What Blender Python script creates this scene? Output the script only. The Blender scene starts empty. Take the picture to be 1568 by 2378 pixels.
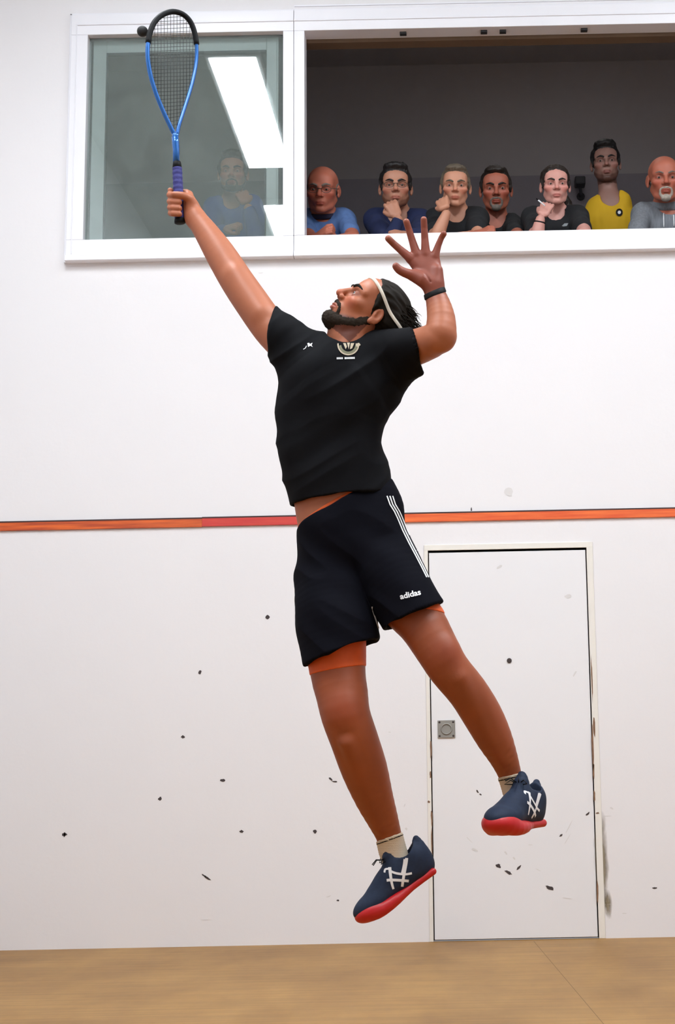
import bpy, math, os
import numpy as np
from mathutils import Vector, Matrix
from mathutils.bvhtree import BVHTree
PI = math.pi
Q = float(os.environ.get('SQ', '1'))          # 1 = full detail
rng = np.random.default_rng(7)
C = bpy.context.scene.collection
SC = bpy.context.scene

# ------------------------------------------------------------------ camera
F, TH, RO, CX, CY, H = 3598.7, .171876, .020097, 1098.4, 1189.0, .7878
fw = np.array([0, math.cos(TH), math.sin(TH)])
up0 = np.array([0, -math.sin(TH), math.cos(TH)])
x0 = np.array([1., 0, 0])
cr = math.cos(RO)*x0 - math.sin(RO)*up0
cu = math.sin(RO)*x0 + math.cos(RO)*up0
CAM = np.array([0, 0, H])

def ray(px, py):
    d = fw + (px-CX)/F*cr - (py-CY)/F*cu
    return d
def P(px, py, Y):
    "world point on the vertical plane at distance Y that the photograph shows at px,py"
    d = ray(px, py)
    return CAM + d*(Y/d[1])
def ppm(px, py, Y):
    p = P(px, py, Y)
    return F/((p-CAM) @ fw)
def R_(px, py, Y, r):
    return r/ppm(px, py, Y)
def vframe(px, py):
    v = ray(px, py); v = v/np.linalg.norm(v)
    r = np.cross(v, [0, 0, 1.]); r /= np.linalg.norm(r)
    u = np.cross(r, v)
    return r, u, -v          # right, up, towards camera

cam = bpy.data.cameras.new('camera')
cam.sensor_fit = 'VERTICAL'; cam.sensor_height = 36.0; cam.sensor_width = 36.0*1568/2378
cam.lens = F/2378*36
cam.shift_x = (784-CX)/2378; cam.shift_y = 0
cam.clip_start = .05; cam.clip_end = 100
co = bpy.data.objects.new('camera', cam); C.objects.link(co)
M = Matrix(((cr[0], cu[0], -fw[0], 0), (cr[1], cu[1], -fw[1], 0), (cr[2], cu[2], -fw[2], H), (0, 0, 0, 1)))
co.matrix_world = M
SC.camera = co

# ------------------------------------------------------------------ materials
def mat(name, col, rough=.6, metal=0, spec=.5, bump=0, bscale=40, var=0, vscale=6, tint=False, sss=0,
        emit=None, estr=0, sheen=0, coat=0, stretch=None, bump_dist=.002):
    m = bpy.data.materials.new(name); m.use_nodes = True
    nt = m.node_tree; N = nt.nodes; L = nt.links
    b = N['Principled BSDF']
    b.inputs['Roughness'].default_value = rough
    b.inputs['Metallic'].default_value = metal
    b.inputs['Specular IOR Level'].default_value = spec
    if coat: b.inputs['Coat Weight'].default_value = coat
    if sheen: b.inputs['Sheen Weight'].default_value = sheen
    if sss:
        b.inputs['Subsurface Weight'].default_value = sss
        b.inputs['Subsurface Radius'].default_value = (.012, .004, .002)
        b.inputs['Subsurface Scale'].default_value = 1.0
    if emit:
        b.inputs['Emission Color'].default_value = (*emit, 1); b.inputs['Emission Strength'].default_value = estr
    tc = N.new('ShaderNodeTexCoord'); mp = N.new('ShaderNodeMapping')
    L.new(tc.outputs['Object'], mp.inputs['Vector'])
    if stretch: mp.inputs['Scale'].default_value = stretch
    src = None
    if var:
        n = N.new('ShaderNodeTexNoise'); n.inputs['Scale'].default_value = vscale; n.inputs['Detail'].default_value = 5
        L.new(mp.outputs['Vector'], n.inputs['Vector'])
        mx = N.new('ShaderNodeMix'); mx.data_type = 'RGBA'
        mx.inputs['A'].default_value = (*[max(0, c*(1-var)) for c in col], 1)
        mx.inputs['B'].default_value = (*[min(1, c*(1+var)) for c in col], 1)
        L.new(n.outputs['Fac'], mx.inputs['Factor']); src = mx.outputs['Result']
    if tint:
        at = N.new('ShaderNodeAttribute'); at.attribute_name = 'tint'
        mu = N.new('ShaderNodeMix'); mu.data_type = 'RGBA'; mu.blend_type = 'MULTIPLY'; mu.inputs['Factor'].default_value = 1
        if src: L.new(src, mu.inputs['A'])
        else: mu.inputs['A'].default_value = (*col, 1)
        L.new(at.outputs['Color'], mu.inputs['B']); src = mu.outputs['Result']
    if src: L.new(src, b.inputs['Base Color'])
    else: b.inputs['Base Color'].default_value = (*col, 1)
    if bump:
        n2 = N.new('ShaderNodeTexNoise'); n2.inputs['Scale'].default_value = bscale; n2.inputs['Detail'].default_value = 4
        L.new(mp.outputs['Vector'], n2.inputs['Vector'])
        bp = N.new('ShaderNodeBump'); bp.inputs['Strength'].default_value = bump; bp.inputs['Distance'].default_value = bump_dist
        L.new(n2.outputs['Fac'], bp.inputs['Height']); L.new(bp.outputs['Normal'], b.inputs['Normal'])
    return m

def srgb(r, g, b):
    return tuple(((c/255)/12.92 if c/255 <= .04045 else ((c/255+.055)/1.055)**2.4) for c in (r, g, b))

# ------------------------------------------------------------------ scene bookkeeping
def setp(o, label=None, cat=None, group=None, kind=None):
    if label: o['label'] = label
    if cat: o['category'] = cat
    if group: o['group'] = group
    if kind: o['kind'] = kind
    return o
def empty(name, loc, label=None, cat=None, group=None, kind=None):
    o = bpy.data.objects.new(name, None); C.objects.link(o); o.location = Vector(loc)
    o.empty_display_size = .05
    return setp(o, label, cat, group, kind)
def link(name, me, parent=None):
    o = bpy.data.objects.new(name, me); C.objects.link(o)
    if parent is not None:
        o.parent = parent
        q = parent; off = Vector((0, 0, 0))
        while q is not None:
            off += q.location; q = q.parent
        o.location = -off if parent.type == 'EMPTY' or True else (0, 0, 0)
    return o
def mesh_np(name, V, Fc, mats, parent=None, smooth=True, tint=None, mi=None):
    V = np.asarray(V, dtype=np.float32)
    me = bpy.data.meshes.new(name)
    if isinstance(Fc, np.ndarray):
        n = Fc.shape[1]
        me.vertices.add(len(V)); me.vertices.foreach_set('co', V.ravel())
        me.loops.add(Fc.size); me.loops.foreach_set('vertex_index', Fc.astype(np.int32).ravel())
        me.polygons.add(len(Fc)); me.polygons.foreach_set('loop_start', np.arange(len(Fc), dtype=np.int32)*n)
        me.update(calc_edges=True)
    else:
        me.from_pydata(V.tolist(), [], Fc)
    if not isinstance(mats, (list, tuple)): mats = [mats]
    for m in mats: me.materials.append(m)
    if mi is not None: me.polygons.foreach_set('material_index', np.asarray(mi, dtype=np.int32))
    me.polygons.foreach_set('use_smooth', np.full(len(me.polygons), smooth))
    if tint is not None:
        a = me.attributes.new('tint', 'FLOAT_COLOR', 'POINT')
        t = np.ones((len(V), 4), dtype=np.float32); t[:, :3] = tint
        a.data.foreach_set('color', t.ravel())
    me.validate(); me.update()
    return link(name, me, parent)

class MB:
    def __init__(s): s.V = []; s.F = []; s.m = []
    def add(s, V, Fc, m=0):
        o = len(s.V); s.V += [tuple(map(float, v)) for v in V]
        s.F += [tuple(i+o for i in f) for f in Fc]; s.m += [m]*len(Fc)
    def box(s, a, b, m=0, bev=0):
        x0, y0, z0 = a; x1, y1, z1 = b
        if bev:
            import bmesh
            bm = bmesh.new(); bmesh.ops.create_cube(bm, size=1)
            for v in bm.verts:
                v.co = Vector(((x0+x1)/2+v.co.x*(x1-x0), (y0+y1)/2+v.co.y*(y1-y0), (z0+z1)/2+v.co.z*(z1-z0)))
            bmesh.ops.bevel(bm, geom=bm.edges[:], offset=bev, segments=2, affect='EDGES', profile=.5)
            bm.verts.index_update()
            s.add([v.co for v in bm.verts], [[v.index for v in f.verts] for f in bm.faces], m); bm.free(); return
        V = [(x, y, z) for x in (x0, x1) for y in (y0, y1) for z in (z0, z1)]
        s.add(V, [(0, 1, 3, 2), (4, 6, 7, 5), (0, 4, 5, 1), (2, 3, 7, 6), (0, 2, 6, 4), (1, 5, 7, 3)], m)
    def tube(s, pts, rad, n=8, m=0, closed=False, caps=True):
        pts = [np.asarray(p, float) for p in pts]; K = len(pts)
        if np.isscalar(rad): rad = [rad]*K
        prev = None; V = []
        for i in range(K):
            if closed: t = pts[(i+1) % K]-pts[i-1]
            else: t = pts[min(i+1, K-1)]-pts[max(i-1, 0)]
            t = t/(np.linalg.norm(t)+1e-12)
            if prev is None:
                a = np.array([0, 0, 1.]) if abs(t[2]) < .9 else np.array([1., 0, 0])
                u = np.cross(t, a)
            else: u = prev - t*(prev @ t)
            u /= np.linalg.norm(u)+1e-12; prev = u; w = np.cross(t, u)
            for k in range(n):
                an = 2*PI*k/n; V.append(pts[i]+rad[i]*(math.cos(an)*u+math.sin(an)*w))
        Fc = []
        for i in range(K if closed else K-1):
            j = (i+1) % K
            for k in range(n):
                l = (k+1) % n; Fc.append((i*n+k, i*n+l, j*n+l, j*n+k))
        if not closed and caps:
            Fc.append(tuple(range(n))[::-1]); Fc.append(tuple((K-1)*n+k for k in range(n)))
        s.add(V, Fc, m)
    def sphere(s, c, r, m=0, nu=16, nv=10, mf=None):
        c = np.asarray(c, float); r = np.broadcast_to(np.asarray(r, float), 3)
        V = [c+r*np.array([0, 0, 1])]
        for j in range(1, nv):
            th = PI*j/nv
            for i in range(nu):
                ph = 2*PI*i/nu; V.append(c+r*np.array([math.sin(th)*math.cos(ph), math.sin(th)*math.sin(ph), math.cos(th)]))
        V.append(c-r*np.array([0, 0, 1])); Fc = []
        for i in range(nu): Fc.append((0, 1+i, 1+(i+1) % nu))
        for j in range(nv-2):
            for i in range(nu):
                a = 1+j*nu; b = a+nu; k = (i+1) % nu; Fc.append((a+i, b+i, b+k, a+k))
        a = 1+(nv-2)*nu; e = len(V)-1
        for i in range(nu): Fc.append((a+i, e, a+(i+1) % nu))
        s.add(V, Fc, m)
    def obj(s, name, mats, parent=None, smooth=False):
        return mesh_np(name, np.array(s.V), s.F, mats, parent, smooth, mi=s.m)

def smooth_by_angle(o, ang=40):
    try:
        bpy.context.view_layer.objects.active = o
    except Exception: pass
    return o

# ------------------------------------------------------------------ implicit surfaces
def catmull(pts, sub):
    pts = np.asarray(pts, float); n = len(pts)
    if n < 3 or sub < 2:
        return pts
    out = []
    for i in range(n-1):
        a = pts[max(i-1, 0)]; b = pts[i]; c = pts[i+1]; d = pts[min(i+2, n-1)]
        for k in range(sub):
            t = k/sub
            out.append(.5*((2*b)+(-a+c)*t+(2*a-5*b+4*c-d)*t*t+(-a+3*b-3*c+d)*t**3))
    out.append(pts[-1]); return np.array(out)

class Grp:
    "hard union of tapered capsules, merged to the rest with radius k; A = per-axis stretch"
    def __init__(s, pts, rad, k=.01, sub=4, ratio=(1, 1, 1), op='u'):
        X = np.column_stack([np.asarray(pts, float), np.asarray(rad, float)])
        X = catmull(X, sub)
        s.p = X[:, :3]; s.r = X[:, 3]; s.k = k; s.op = op; s.sc = np.asarray(ratio, float)
        if len(s.p) == 1: s.p = np.vstack([s.p, s.p+1e-4]); s.r = np.append(s.r, s.r)
        a = s.p[:-1]; b = s.p[1:]; ra = s.r[:-1, None]; rb = s.r[1:, None]
        s.lo = np.minimum(a-ra*s.sc, b-rb*s.sc); s.hi = np.maximum(a+ra*s.sc, b+rb*s.sc)
        s.mg = k
    def near(s, lo, hi, m):
        return np.where(np.all(s.lo-m-s.mg < hi, 1) & np.all(s.hi+m+s.mg > lo, 1))[0]
    def ev(s, X, idx):
        out = np.full(len(X), 9., np.float32); Xs = (X/s.sc).astype(np.float32)
        for i in idx:
            a = (s.p[i]/s.sc).astype(np.float32); ab = (s.p[i+1]/s.sc).astype(np.float32)-a
            ap = Xs-a; t = np.clip((ap @ ab)/(ab @ ab+1e-12), 0, 1)
            q = ap-t[:, None]*ab
            d = np.sqrt(np.einsum('ij,ij->i', q, q))-(s.r[i]+t*(s.r[i+1]-s.r[i]))
            out = np.minimum(out, d)
        return out*float(min(1, s.sc.min()*1.0) if s.sc.min() < 1 else 1)
class Ell:
    def __init__(s, c, r, R=None, k=.01, op='u'):
        s.c = np.asarray(c, float); s.r = np.asarray(r, float); s.R = np.eye(3) if R is None else np.asarray(R, float)
        s.k = k; s.op = op; m = s.r.max(); e = np.sqrt(((s.R*s.r)**2).sum(1))
        s.lo = (s.c-e)[None]; s.hi = (s.c+e)[None]; s.mg = k
    near = Grp.near
    def ev(s, X, idx):
        q = ((X-s.c) @ s.R).astype(np.float32)
        k0 = np.sqrt(((q/s.r)**2).sum(1))+1e-9; k1 = np.sqrt(((q/s.r**2)**2).sum(1))+1e-9
        return (k0*(k0-1)/k1).astype(np.float32)
class Cut:
    "keep the side the normal points away from"
    def __init__(s, p, n, k=.002):
        s.p = np.asarray(p, float); s.n = np.asarray(n, float)/np.linalg.norm(n); s.k = k; s.op = 's'; s.inv = True
    def near(s, lo, hi, m): return np.array([0])
    def ev(s, X, idx): return (-((X-s.p) @ s.n)).astype(np.float32)
class Inside:
    "intersection with another list"
    def __init__(s, prims, k=.003): s.prims = prims; s.k = k; s.op = 'i'
    def near(s, lo, hi, m): s._b = (lo, hi, m); return np.array([0])
    def ev(s, X, idx): return field(s.prims, X, s._b[0]-.03, s._b[1]+.03, s._b[2])
def smin(a, b, k):
    h = np.clip(.5+.5*(b-a)/k, 0, 1); return b+(a-b)*h-k*h*(1-h)
def field(prims, X, lo, hi, m):
    f = np.full(len(X), 9., np.float32)
    for p in prims:
        idx = p.near(lo, hi, m)
        if len(idx) == 0:
            if p.op == 'i': return np.full(len(X), 9., np.float32)
            continue
        d = p.ev(X, idx); k = max(p.k, 1e-4)
        if p.op == 'u': f = smin(f, d, k)
        elif p.op == 's': f = -smin(-f, d, k)
        elif p.op == 'i': f = -smin(-f, -d, k)
    return f
EO = [(0, 0, 0), (1, 0, 0), (0, 1, 0), (1, 1, 0), (0, 0, 1), (1, 0, 1), (0, 1, 1), (1, 1, 1)]
ED = [(0, 1), (2, 3), (4, 5), (6, 7), (0, 2), (1, 3), (4, 6), (5, 7), (0, 4), (1, 5), (2, 6), (3, 7)]
def surf(prims, h, n=24, disp=None, relax=1):
    h = h/Q
    us = [p for p in prims if p.op == 'u']
    lo = np.min([p.lo.min(0)-p.mg for p in us], 0)-3*h; hi = np.max([p.hi.max(0)+p.mg for p in us], 0)+3*h
    nb = np.ceil((hi-lo)/(h*n)).astype(int); big = np.array([4096]*3)
    VV = []; KK = []; QQ = []
    ar = np.arange(-1, n+1)
    g = np.stack(np.meshgrid(ar, ar, ar, indexing='ij'), -1).reshape(-1, 3)
    S = n+2
    for bi in range(nb[0]):
        for bj in range(nb[1]):
            for bk in range(nb[2]):
                i0 = np.array([bi, bj, bk])*n
                blo = lo+(i0-1)*h; bhi = lo+(i0+n)*h
                if not any(len(p.near(blo, bhi, 0)) for p in us): continue
                c = ((blo+bhi)/2)[None]
                fc = field(prims, c, blo, bhi, 2*h)[0]
                if abs(fc) > (bhi-blo)[0]*.87*1.7+.0: 
                    if abs(fc) < 8.5: continue
                X = (lo+(g+i0)*h)
                f = field(prims, X, blo, bhi, 2*h)
                if f.min() > 0 or f.max() < 0: continue
                f = f.reshape(S, S, S); f = np.where(np.abs(f) < 1e-7, 1e-7, f)
                neg = f < 0
                cs = np.stack([neg[o[0]:S-1+o[0], o[1]:S-1+o[1], o[2]:S-1+o[2]] for o in EO], -1)
                cnt = cs.sum(-1); act = np.argwhere((cnt > 0) & (cnt < 8))
                if len(act) == 0: continue
                fv = np.stack([f[act[:, 0]+o[0], act[:, 1]+o[1], act[:, 2]+o[2]] for o in EO], -1)
                acc = np.zeros((len(act), 3)); num = np.zeros(len(act))
                for a, b in ED:
                    fa = fv[:, a]; fb = fv[:, b]; mk = (fa < 0) != (fb < 0)
                    t = np.where(mk, fa/(fa-fb+1e-20*(fa == fb)), 0)
                    pa = np.array(EO[a]); pb = np.array(EO[b])
                    acc += mk[:, None]*(pa+t[:, None]*(pb-pa)); num += mk
                pos = lo+(act-1+i0+acc/num[:, None])*h
                gk = act-1+i0+1
                key = (gk[:, 0]*big[0]+gk[:, 1])*big[1]+gk[:, 2]
                VV.append(pos); KK.append(key)
                def ck(I, di, dj, dk):
                    G = I-1+i0+1+np.array([di, dj, dk]); return (G[:, 0]*big[0]+G[:, 1])*big[1]+G[:, 2]
                core = slice(1, n+1)
                for ax in range(3):
                    o = [0, 0, 0]; o[ax] = 1
                    A = neg[1:n+1, 1:n+1, 1:n+1]
                    B = neg[1+o[0]:n+1+o[0], 1+o[1]:n+1+o[1], 1+o[2]:n+1+o[2]]
                    for flip in (0, 1):
                        I = np.argwhere((A & ~B) if not flip else (~A & B))+1
                        if len(I) == 0: continue
                        u, v = [(1, 2), (2, 0), (0, 1)][ax]
                        def off(a, b):
                            d = [0, 0, 0]; d[u] = a; d[v] = b; return ck(I, *d)
                        q = [off(-1, -1), off(0, -1), off(0, 0), off(-1, 0)]
                        if flip: q = q[::-1]
                        QQ.append(np.stack(q, 1))
    K = np.concatenate(KK); V = np.concatenate(VV); Qd = np.concatenate(QQ)
    uk, first = np.unique(K, return_index=True); V = V[first]
    Fc = np.searchsorted(uk, Qd); Fc = np.clip(Fc, 0, len(uk)-1)
    ok = np.all(uk[Fc] == Qd, 1); Fc = Fc[ok]
    if relax: V = lap(V, Fc, relax)
    if disp is not None:
        N = vnorm(V, Fc); V = V+N*disp(V, N)[:, None]
    return V, Fc
def lap(V, Fc, it, lam=.5):
    for k in range(it):
        for l in (lam, -lam*.9):
            acc = np.zeros_like(V); cnt = np.zeros(len(V))
            for a in range(4):
                b = (a+1) % 4
                np.add.at(acc, Fc[:, a], V[Fc[:, b]]); np.add.at(cnt, Fc[:, a], 1)
                np.add.at(acc, Fc[:, b], V[Fc[:, a]]); np.add.at(cnt, Fc[:, b], 1)
            V = V+l*(acc/np.maximum(cnt, 1)[:, None]-V)
    return V
def vnorm(V, Fc):
    a, b, c, d = (V[Fc[:, i]] for i in range(4)); n = np.cross(c-a, d-b); N = np.zeros_like(V)
    for i in range(4): np.add.at(N, Fc[:, i], n)
    return N/(np.linalg.norm(N, axis=1)[:, None]+1e-12)
def vnoise(X, sc, seed=0):
    X = X*np.asarray(sc)+seed*17.31; i = np.floor(X).astype(np.int64); f = X-i; f = f*f*(3-2*f)
    def hsh(a, b, c):
        n = (a*73856093) ^ (b*19349663) ^ (c*83492791+seed*7919); n = (n ^ (n >> 13))*1274126177; n = n ^ (n >> 16)
        return (n & 65535)/32767.5-1
    r = 0
    for dx in (0, 1):
        for dy in (0, 1):
            for dz in (0, 1):
                w = (f[:, 0] if dx else 1-f[:, 0])*(f[:, 1] if dy else 1-f[:, 1])*(f[:, 2] if dz else 1-f[:, 2])
                r = r+w*hsh(i[:, 0]+dx, i[:, 1]+dy, i[:, 2]+dz)
    return r
def sdf_obj(name, prims, h, mats, parent=None, disp=None, relax=1, tintf=None):
    V, Fc = surf(prims, h, disp=disp, relax=relax)
    t = tintf(V) if tintf else None
    o = mesh_np(name, V, Fc, mats, parent, True, t)
    o['_n'] = len(V); del o['_n']
    return o, V, Fc

class Xf:
    "local head / shoe / hand frame"
    def __init__(s, O, X, Y, Z, sc=1, w=(1, 1, 1)):
        s.O = np.asarray(O, float); s.R = np.column_stack([X, Y, Z]); s.s = sc; s.w = np.asarray(w, float)
    def p(s, *v):
        v = np.asarray(v if len(v) == 3 else v[0], float)*s.w*s.s
        return s.O+s.R @ v
    def inv(s, X): return ((X-s.O) @ s.R)/s.s/s.w
    def ell(s, c, r, k=.01, op='u', rot=None):
        R = s.R if rot is None else s.R @ rot
        return Ell(s.p(c), np.asarray(r)*s.s*(s.w if rot is None else 1), R, k*s.s, op)
    def grp(s, pts, rad, k=.01, sub=1, op='u'):
        return Grp([s.p(p) for p in pts], np.asarray(rad)*s.s, k*s.s, sub, (1, 1, 1), op)
    def cut(s, p, n, k=.002): return Cut(s.p(p), s.R @ np.asarray(n, float), k)
def rotx(a): c, s = math.cos(a), math.sin(a); return np.array([[1, 0, 0], [0, c, -s], [0, s, c]])
def roty(a): c, s = math.cos(a), math.sin(a); return np.array([[c, 0, s], [0, 1, 0], [-s, 0, c]])
def rotz(a): c, s = math.cos(a), math.sin(a); return np.array([[c, -s, 0], [s, c, 0], [0, 0, 1]])
def ortho(Fv, Uv):
    Fv = np.asarray(Fv, float); Fv /= np.linalg.norm(Fv); Uv = np.asarray(Uv, float); Uv = Uv-Fv*(Uv @ Fv); Uv /= np.linalg.norm(Uv)
    return np.cross(Fv, Uv)*1, Fv, Uv      # X (=person's right is -X) , Y forward, Z up
# ------------------------------------------------------------------ the court
Dw = 8.0
XL, XR = -3.03, 3.37
ZC = 6.0
def wall_mat(name, col, marks=False):
    m = mat(name, col, rough=.62, spec=.3, bump=.25, bscale=28, var=.022, vscale=1.3, bump_dist=.003)
    return m
m_wall = wall_mat('white wall paint', (.80, .775, .785))
m_wall2 = wall_mat('side wall paint', (.52, .51, .52))
m_ceil = mat('court ceiling paint', (.36, .36, .36), rough=.8)
m_door = mat('door paint', (.80, .785, .80), rough=.5, spec=.3, bump=.1, bscale=15, var=.02, vscale=1.6)
m_case = mat('door frame paint', (.80, .76, .70), rough=.5, spec=.3, var=.05, vscale=7, bump=.3, bscale=30)
m_gap = mat('dark gap', (.03, .022, .018), rough=.9)
m_alu = mat('white window aluminium', (.84, .83, .87), rough=.35, spec=.5, var=.01, vscale=3)
m_alu2 = mat('grey green sash aluminium', (.66, .70, .68), rough=.4)
m_gasket = mat('dark rubber seal', (.02, .02, .024), rough=.6)
m_mark = mat('black ball marks', (.055, .04, .04), rough=.8)
m_mark2 = mat('faint scuff marks', (.38, .34, .33), rough=.8)
m_rust = mat('bare wood chips', (.22, .12, .07), rough=.9, var=.4, vscale=60)

# door opening in the wall
DL, DR, DT = -.234, .583, 1.971
WL, WT, WB = -2.164, 5.009, 3.58
WR = 2.95
g = .005
b = MB()
def wb(x0, z0, x1, z1): b.box((x0, Dw, z0), (x1, Dw+.10, z1))
wb(XL-.1, 0, DL-g, WB+.01); wb(DR+g, 0, XR+.1, WB+.01); wb(DL-g, DT+g, DR+g, WB+.01)
wb(XL-.1, WB+.01, WL+.01, WT-.01); wb(WR-.01, WB+.01, XR+.1, WT-.01); wb(XL-.1, WT-.01, XR+.1, ZC+.02)
# marks left by balls and shoes (thin patches of paint and rubber on the wall face)
def blot(px, py, rx, ry, rot=0, m=1, Y=Dw, n=11, tgt=None, seed=None):
    r = np.random.default_rng(int(px*7+py*13)); c = P(px, py, Y-.0012); k = ppm(px, py, Y)
    V = [c]
    for i in range(n):
        a = 2*PI*i/n; q = 1+r.uniform(-.28, .28); x = math.cos(a)*rx*q; z = math.sin(a)*ry*q
        X = x*math.cos(rot)-z*math.sin(rot); Z = x*math.sin(rot)+z*math.cos(rot)
        V.append(c+np.array([X/k, 0, Z/k]))
    (tgt or b).add(V, [(0, 1+(i+1) % n, 1+i) for i in range(n)], m)
for q in [(622, 1433, 5.5, 5), (464, 1562, 4, 5), (425, 1711, 5, 3.2), (517, 1812, 6.5, 3.2), (372, 1855, 4.5, 4.5), (150, 1938, 7, 3), (150, 1938, 2.5, 5),
          (561, 1931, 4.5, 3.4), (732, 1931, 4.5, 4, -.7), (768, 1809, 6, 2.2, -.7), (778, 1815, 7, 1.7, -.1),
          (475, 2034, 7, 1.7, -.5), (482, 2039, 8, 2.2, -.5), (1521, 2062, 5, 2), (1095, 1182, 1.5, 5), (785, 2091, 3.5, 1.8)]:
    blot(*q)
for q in [(763, 2082, 6, 1.2, .3), (478, 2136, 12, .8), (944, 1925, 3, 3), (1183, 1142, 11, 9), (605, 634, 6, 1.5), (1421, 1877, 5, 2, -.5), (1450, 2121, 5, 1.2), (940, 1870, 4, 1.2, 1.2), (1412, 1895, 9, .7), (905, 1700, 3, 1)]:
    blot(*q, **{'m': 2})
m_mfaint = mat('greyish scuffs', (.69, .66, .65), rough=.8)
wall = b.obj('wall_back', [m_wall, m_mark, m_mfaint])
setp(wall, kind='structure')

def stain_mat(name, col, sc, thr):
    m = bpy.data.materials.new(name); m.use_nodes = True; nt = m.node_tree; N = nt.nodes; L = nt.links
    bs = N['Principled BSDF']; bs.inputs['Base Color'].default_value = (*col, 1); bs.inputs['Roughness'].default_value = .9
    tc = N.new('ShaderNodeTexCoord'); mp = N.new('ShaderNodeMapping'); mp.inputs['Scale'].default_value = (1.6, 1, .6)
    no = N.new('ShaderNodeTexNoise'); no.inputs['Scale'].default_value = sc; no.inputs['Detail'].default_value = 6
    at = N.new('ShaderNodeAttribute'); at.attribute_name = 'tint'
    ma = N.new('ShaderNodeMath'); ma.operation = 'ADD'
    cr_ = N.new('ShaderNodeMapRange'); cr_.inputs['From Min'].default_value = thr; cr_.inputs['From Max'].default_value = thr+.60
    cr_.inputs['To Max'].default_value = .85
    L.new(tc.outputs['Object'], mp.inputs['Vector']); L.new(mp.outputs['Vector'], no.inputs['Vector'])
    L.new(no.outputs['Fac'], ma.inputs[0]); L.new(at.outputs['Fac'], ma.inputs[1]); L.new(ma.outputs[0], cr_.inputs['Value'])
    L.new(cr_.outputs['Result'], bs.inputs['Alpha'])
    return m
def stain(name, px, py, rx, ry, m, Y=Dw-.0016, parent=None):
    # patch of grime whose density falls off towards its own edge
    V = []; T = []; Fc = []; n = 14
    for j in range(n+1):
        for i in range(n+1):
            u = i/n*2-1; v = j/n*2-1
            c = P(px, py, Y); k = ppm(px, py, Y)
            V.append(c+np.array([u*rx/k, 0, v*ry/k])); T.append([max(0, 1-math.hypot(u, v))]*3)
    for j in range(n):
        for i in range(n):
            a = j*(n+1)+i; Fc.append((a, a+1, a+n+2, a+n+1))
    return mesh_np(name, V, Fc, m, parent, False, np.array(T))
ms1 = stain_mat('brown grime', (.27, .22, .14), 13, .66)
ms2 = stain_mat('yellowed paint', (.70, .60, .42), 3, .95)
stain('stain', 1398, 2000, 22, 135, ms1, parent=wall)
stain('stain', 1411, 2095, 14, 40, ms1, parent=wall)
for o in wall.children: o['label'] = 'brownish grime on the white paint'

# door: leaf, plate, casing
door = empty('door_1', (0.175, Dw, 0), kind='structure')
b = MB(); b.box((DL, Dw+.004, .008), (DR, Dw+.045, DT-.006), bev=.002)
for q in [(1109, 1838, 4, 2, -.9), (1116, 1845, 3, 1.5, -.6), (1157, 2011, 6.5, 4.5, -.4), (1181, 2026, 8.5, 3.5, -.5), (1205, 2015, 7, 2.4, .75),
          (1277, 2062, 9.5, 4, -.35), (1365, 1890, 5, 2, .7), (1303, 1940, 4, 2, .6)]:
    blot(*q, **{'Y': Dw+.004, 'tgt': b})
for q in [(1175, 1981, 5, 2, -.8), (1194, 1993, 4, 2, -.8), (1102, 1973, 8, 2.5, -.5), (1321, 1922, 18, 1.1, 1.05), (1318, 1949, 14, .8, 1.0), (1319, 2086, 14, 1, -.15),
          (1090, 1950, 9, .8, -.8), (1250, 2020, 7, .8, -.5), (1232, 1962, 6, .8), (1160, 1316, 8, 3, .5), (1320, 1385, 9, 5), (1335, 1565, 8, 2, 1.)]:
    blot(*q, **{'Y': Dw+.004, 'tgt': b, 'm': 2})
leaf = b.obj('door_leaf', [m_door, m_mark, m_mfaint], door)
b = MB(); b.box((DL-.02, Dw+.06, -.0), (DR+.02, Dw+.075, DT+.02)); o = b.obj('door_backing', m_gap, door)
# casing strips with lips
b = MB()
b.box((DL-g-.02, Dw-.006, .0), (DL-g, Dw+.06, DT+g+.03), bev=.002); b.box((DR+g, Dw-.006, 0), (DR+g+.033, Dw+.06, DT+g+.03), bev=.002)
b.box((DL-g-.02, Dw-.0065, DT+g), (DR+g+.033, Dw+.06, DT+g+.03), bev=.002)
for q in [(1377, 1735, 2.5, 45), (1379, 1790, 2, 20), (1380, 1690, 3, 20), (1381, 1850, 2, 14), (1375, 1580, 1.5, 50), (1388, 2075, 2.5, 28)]:
    blot(*q, **{'Y': Dw-.006, 'tgt': b, 'm': 1})
for q in [(996, 1862, 3, 3), (1001, 1740, 2, 22), (1000, 1800, 2, 8), (1003, 1900, 2, 18), (1388, 1888, 4, 2), (1003, 1948, 1.5, 30)]:
    blot(*q, **{'Y': Dw-.006, 'tgt': b, 'm': 1})
o = b.obj('door_frame', [m_case, m_rust], door)
b = MB(); cc = P(1037, 1693, Dw); hw = .0445
b.box((cc[0]-hw, Dw-.002, cc[2]-hw), (cc[0]+hw, Dw+.006, cc[2]+hw), bev=.001)
m_steel = mat('brushed steel plate', (.30, .285, .26), rough=.5, metal=.35, var=.15, vscale=30)
pl = b.obj('handle_plate', m_steel, door); pl['label'] = 'square steel handle plate'
b = MB(); ring = [cc+np.array([math.cos(a)*.026, -.0035-0*Dw, math.sin(a)*.026]) for a in np.linspace(0, 2*PI, 28, endpoint=False)]
b.tube(ring, .0035, 8, closed=True); b.obj('ring_pull', m_steel, pl, True)
for sx in (-1, 1):
    for sz in (-1, 1):
        b = MB(); b.sphere(cc+np.array([sx*.035, -.002, sz*.035]), (.0055, .003, .0055)); b.obj('screw', m_mark, pl, True)
b = MB(); pc = P(1183, 1534, Dw+.003)
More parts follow.
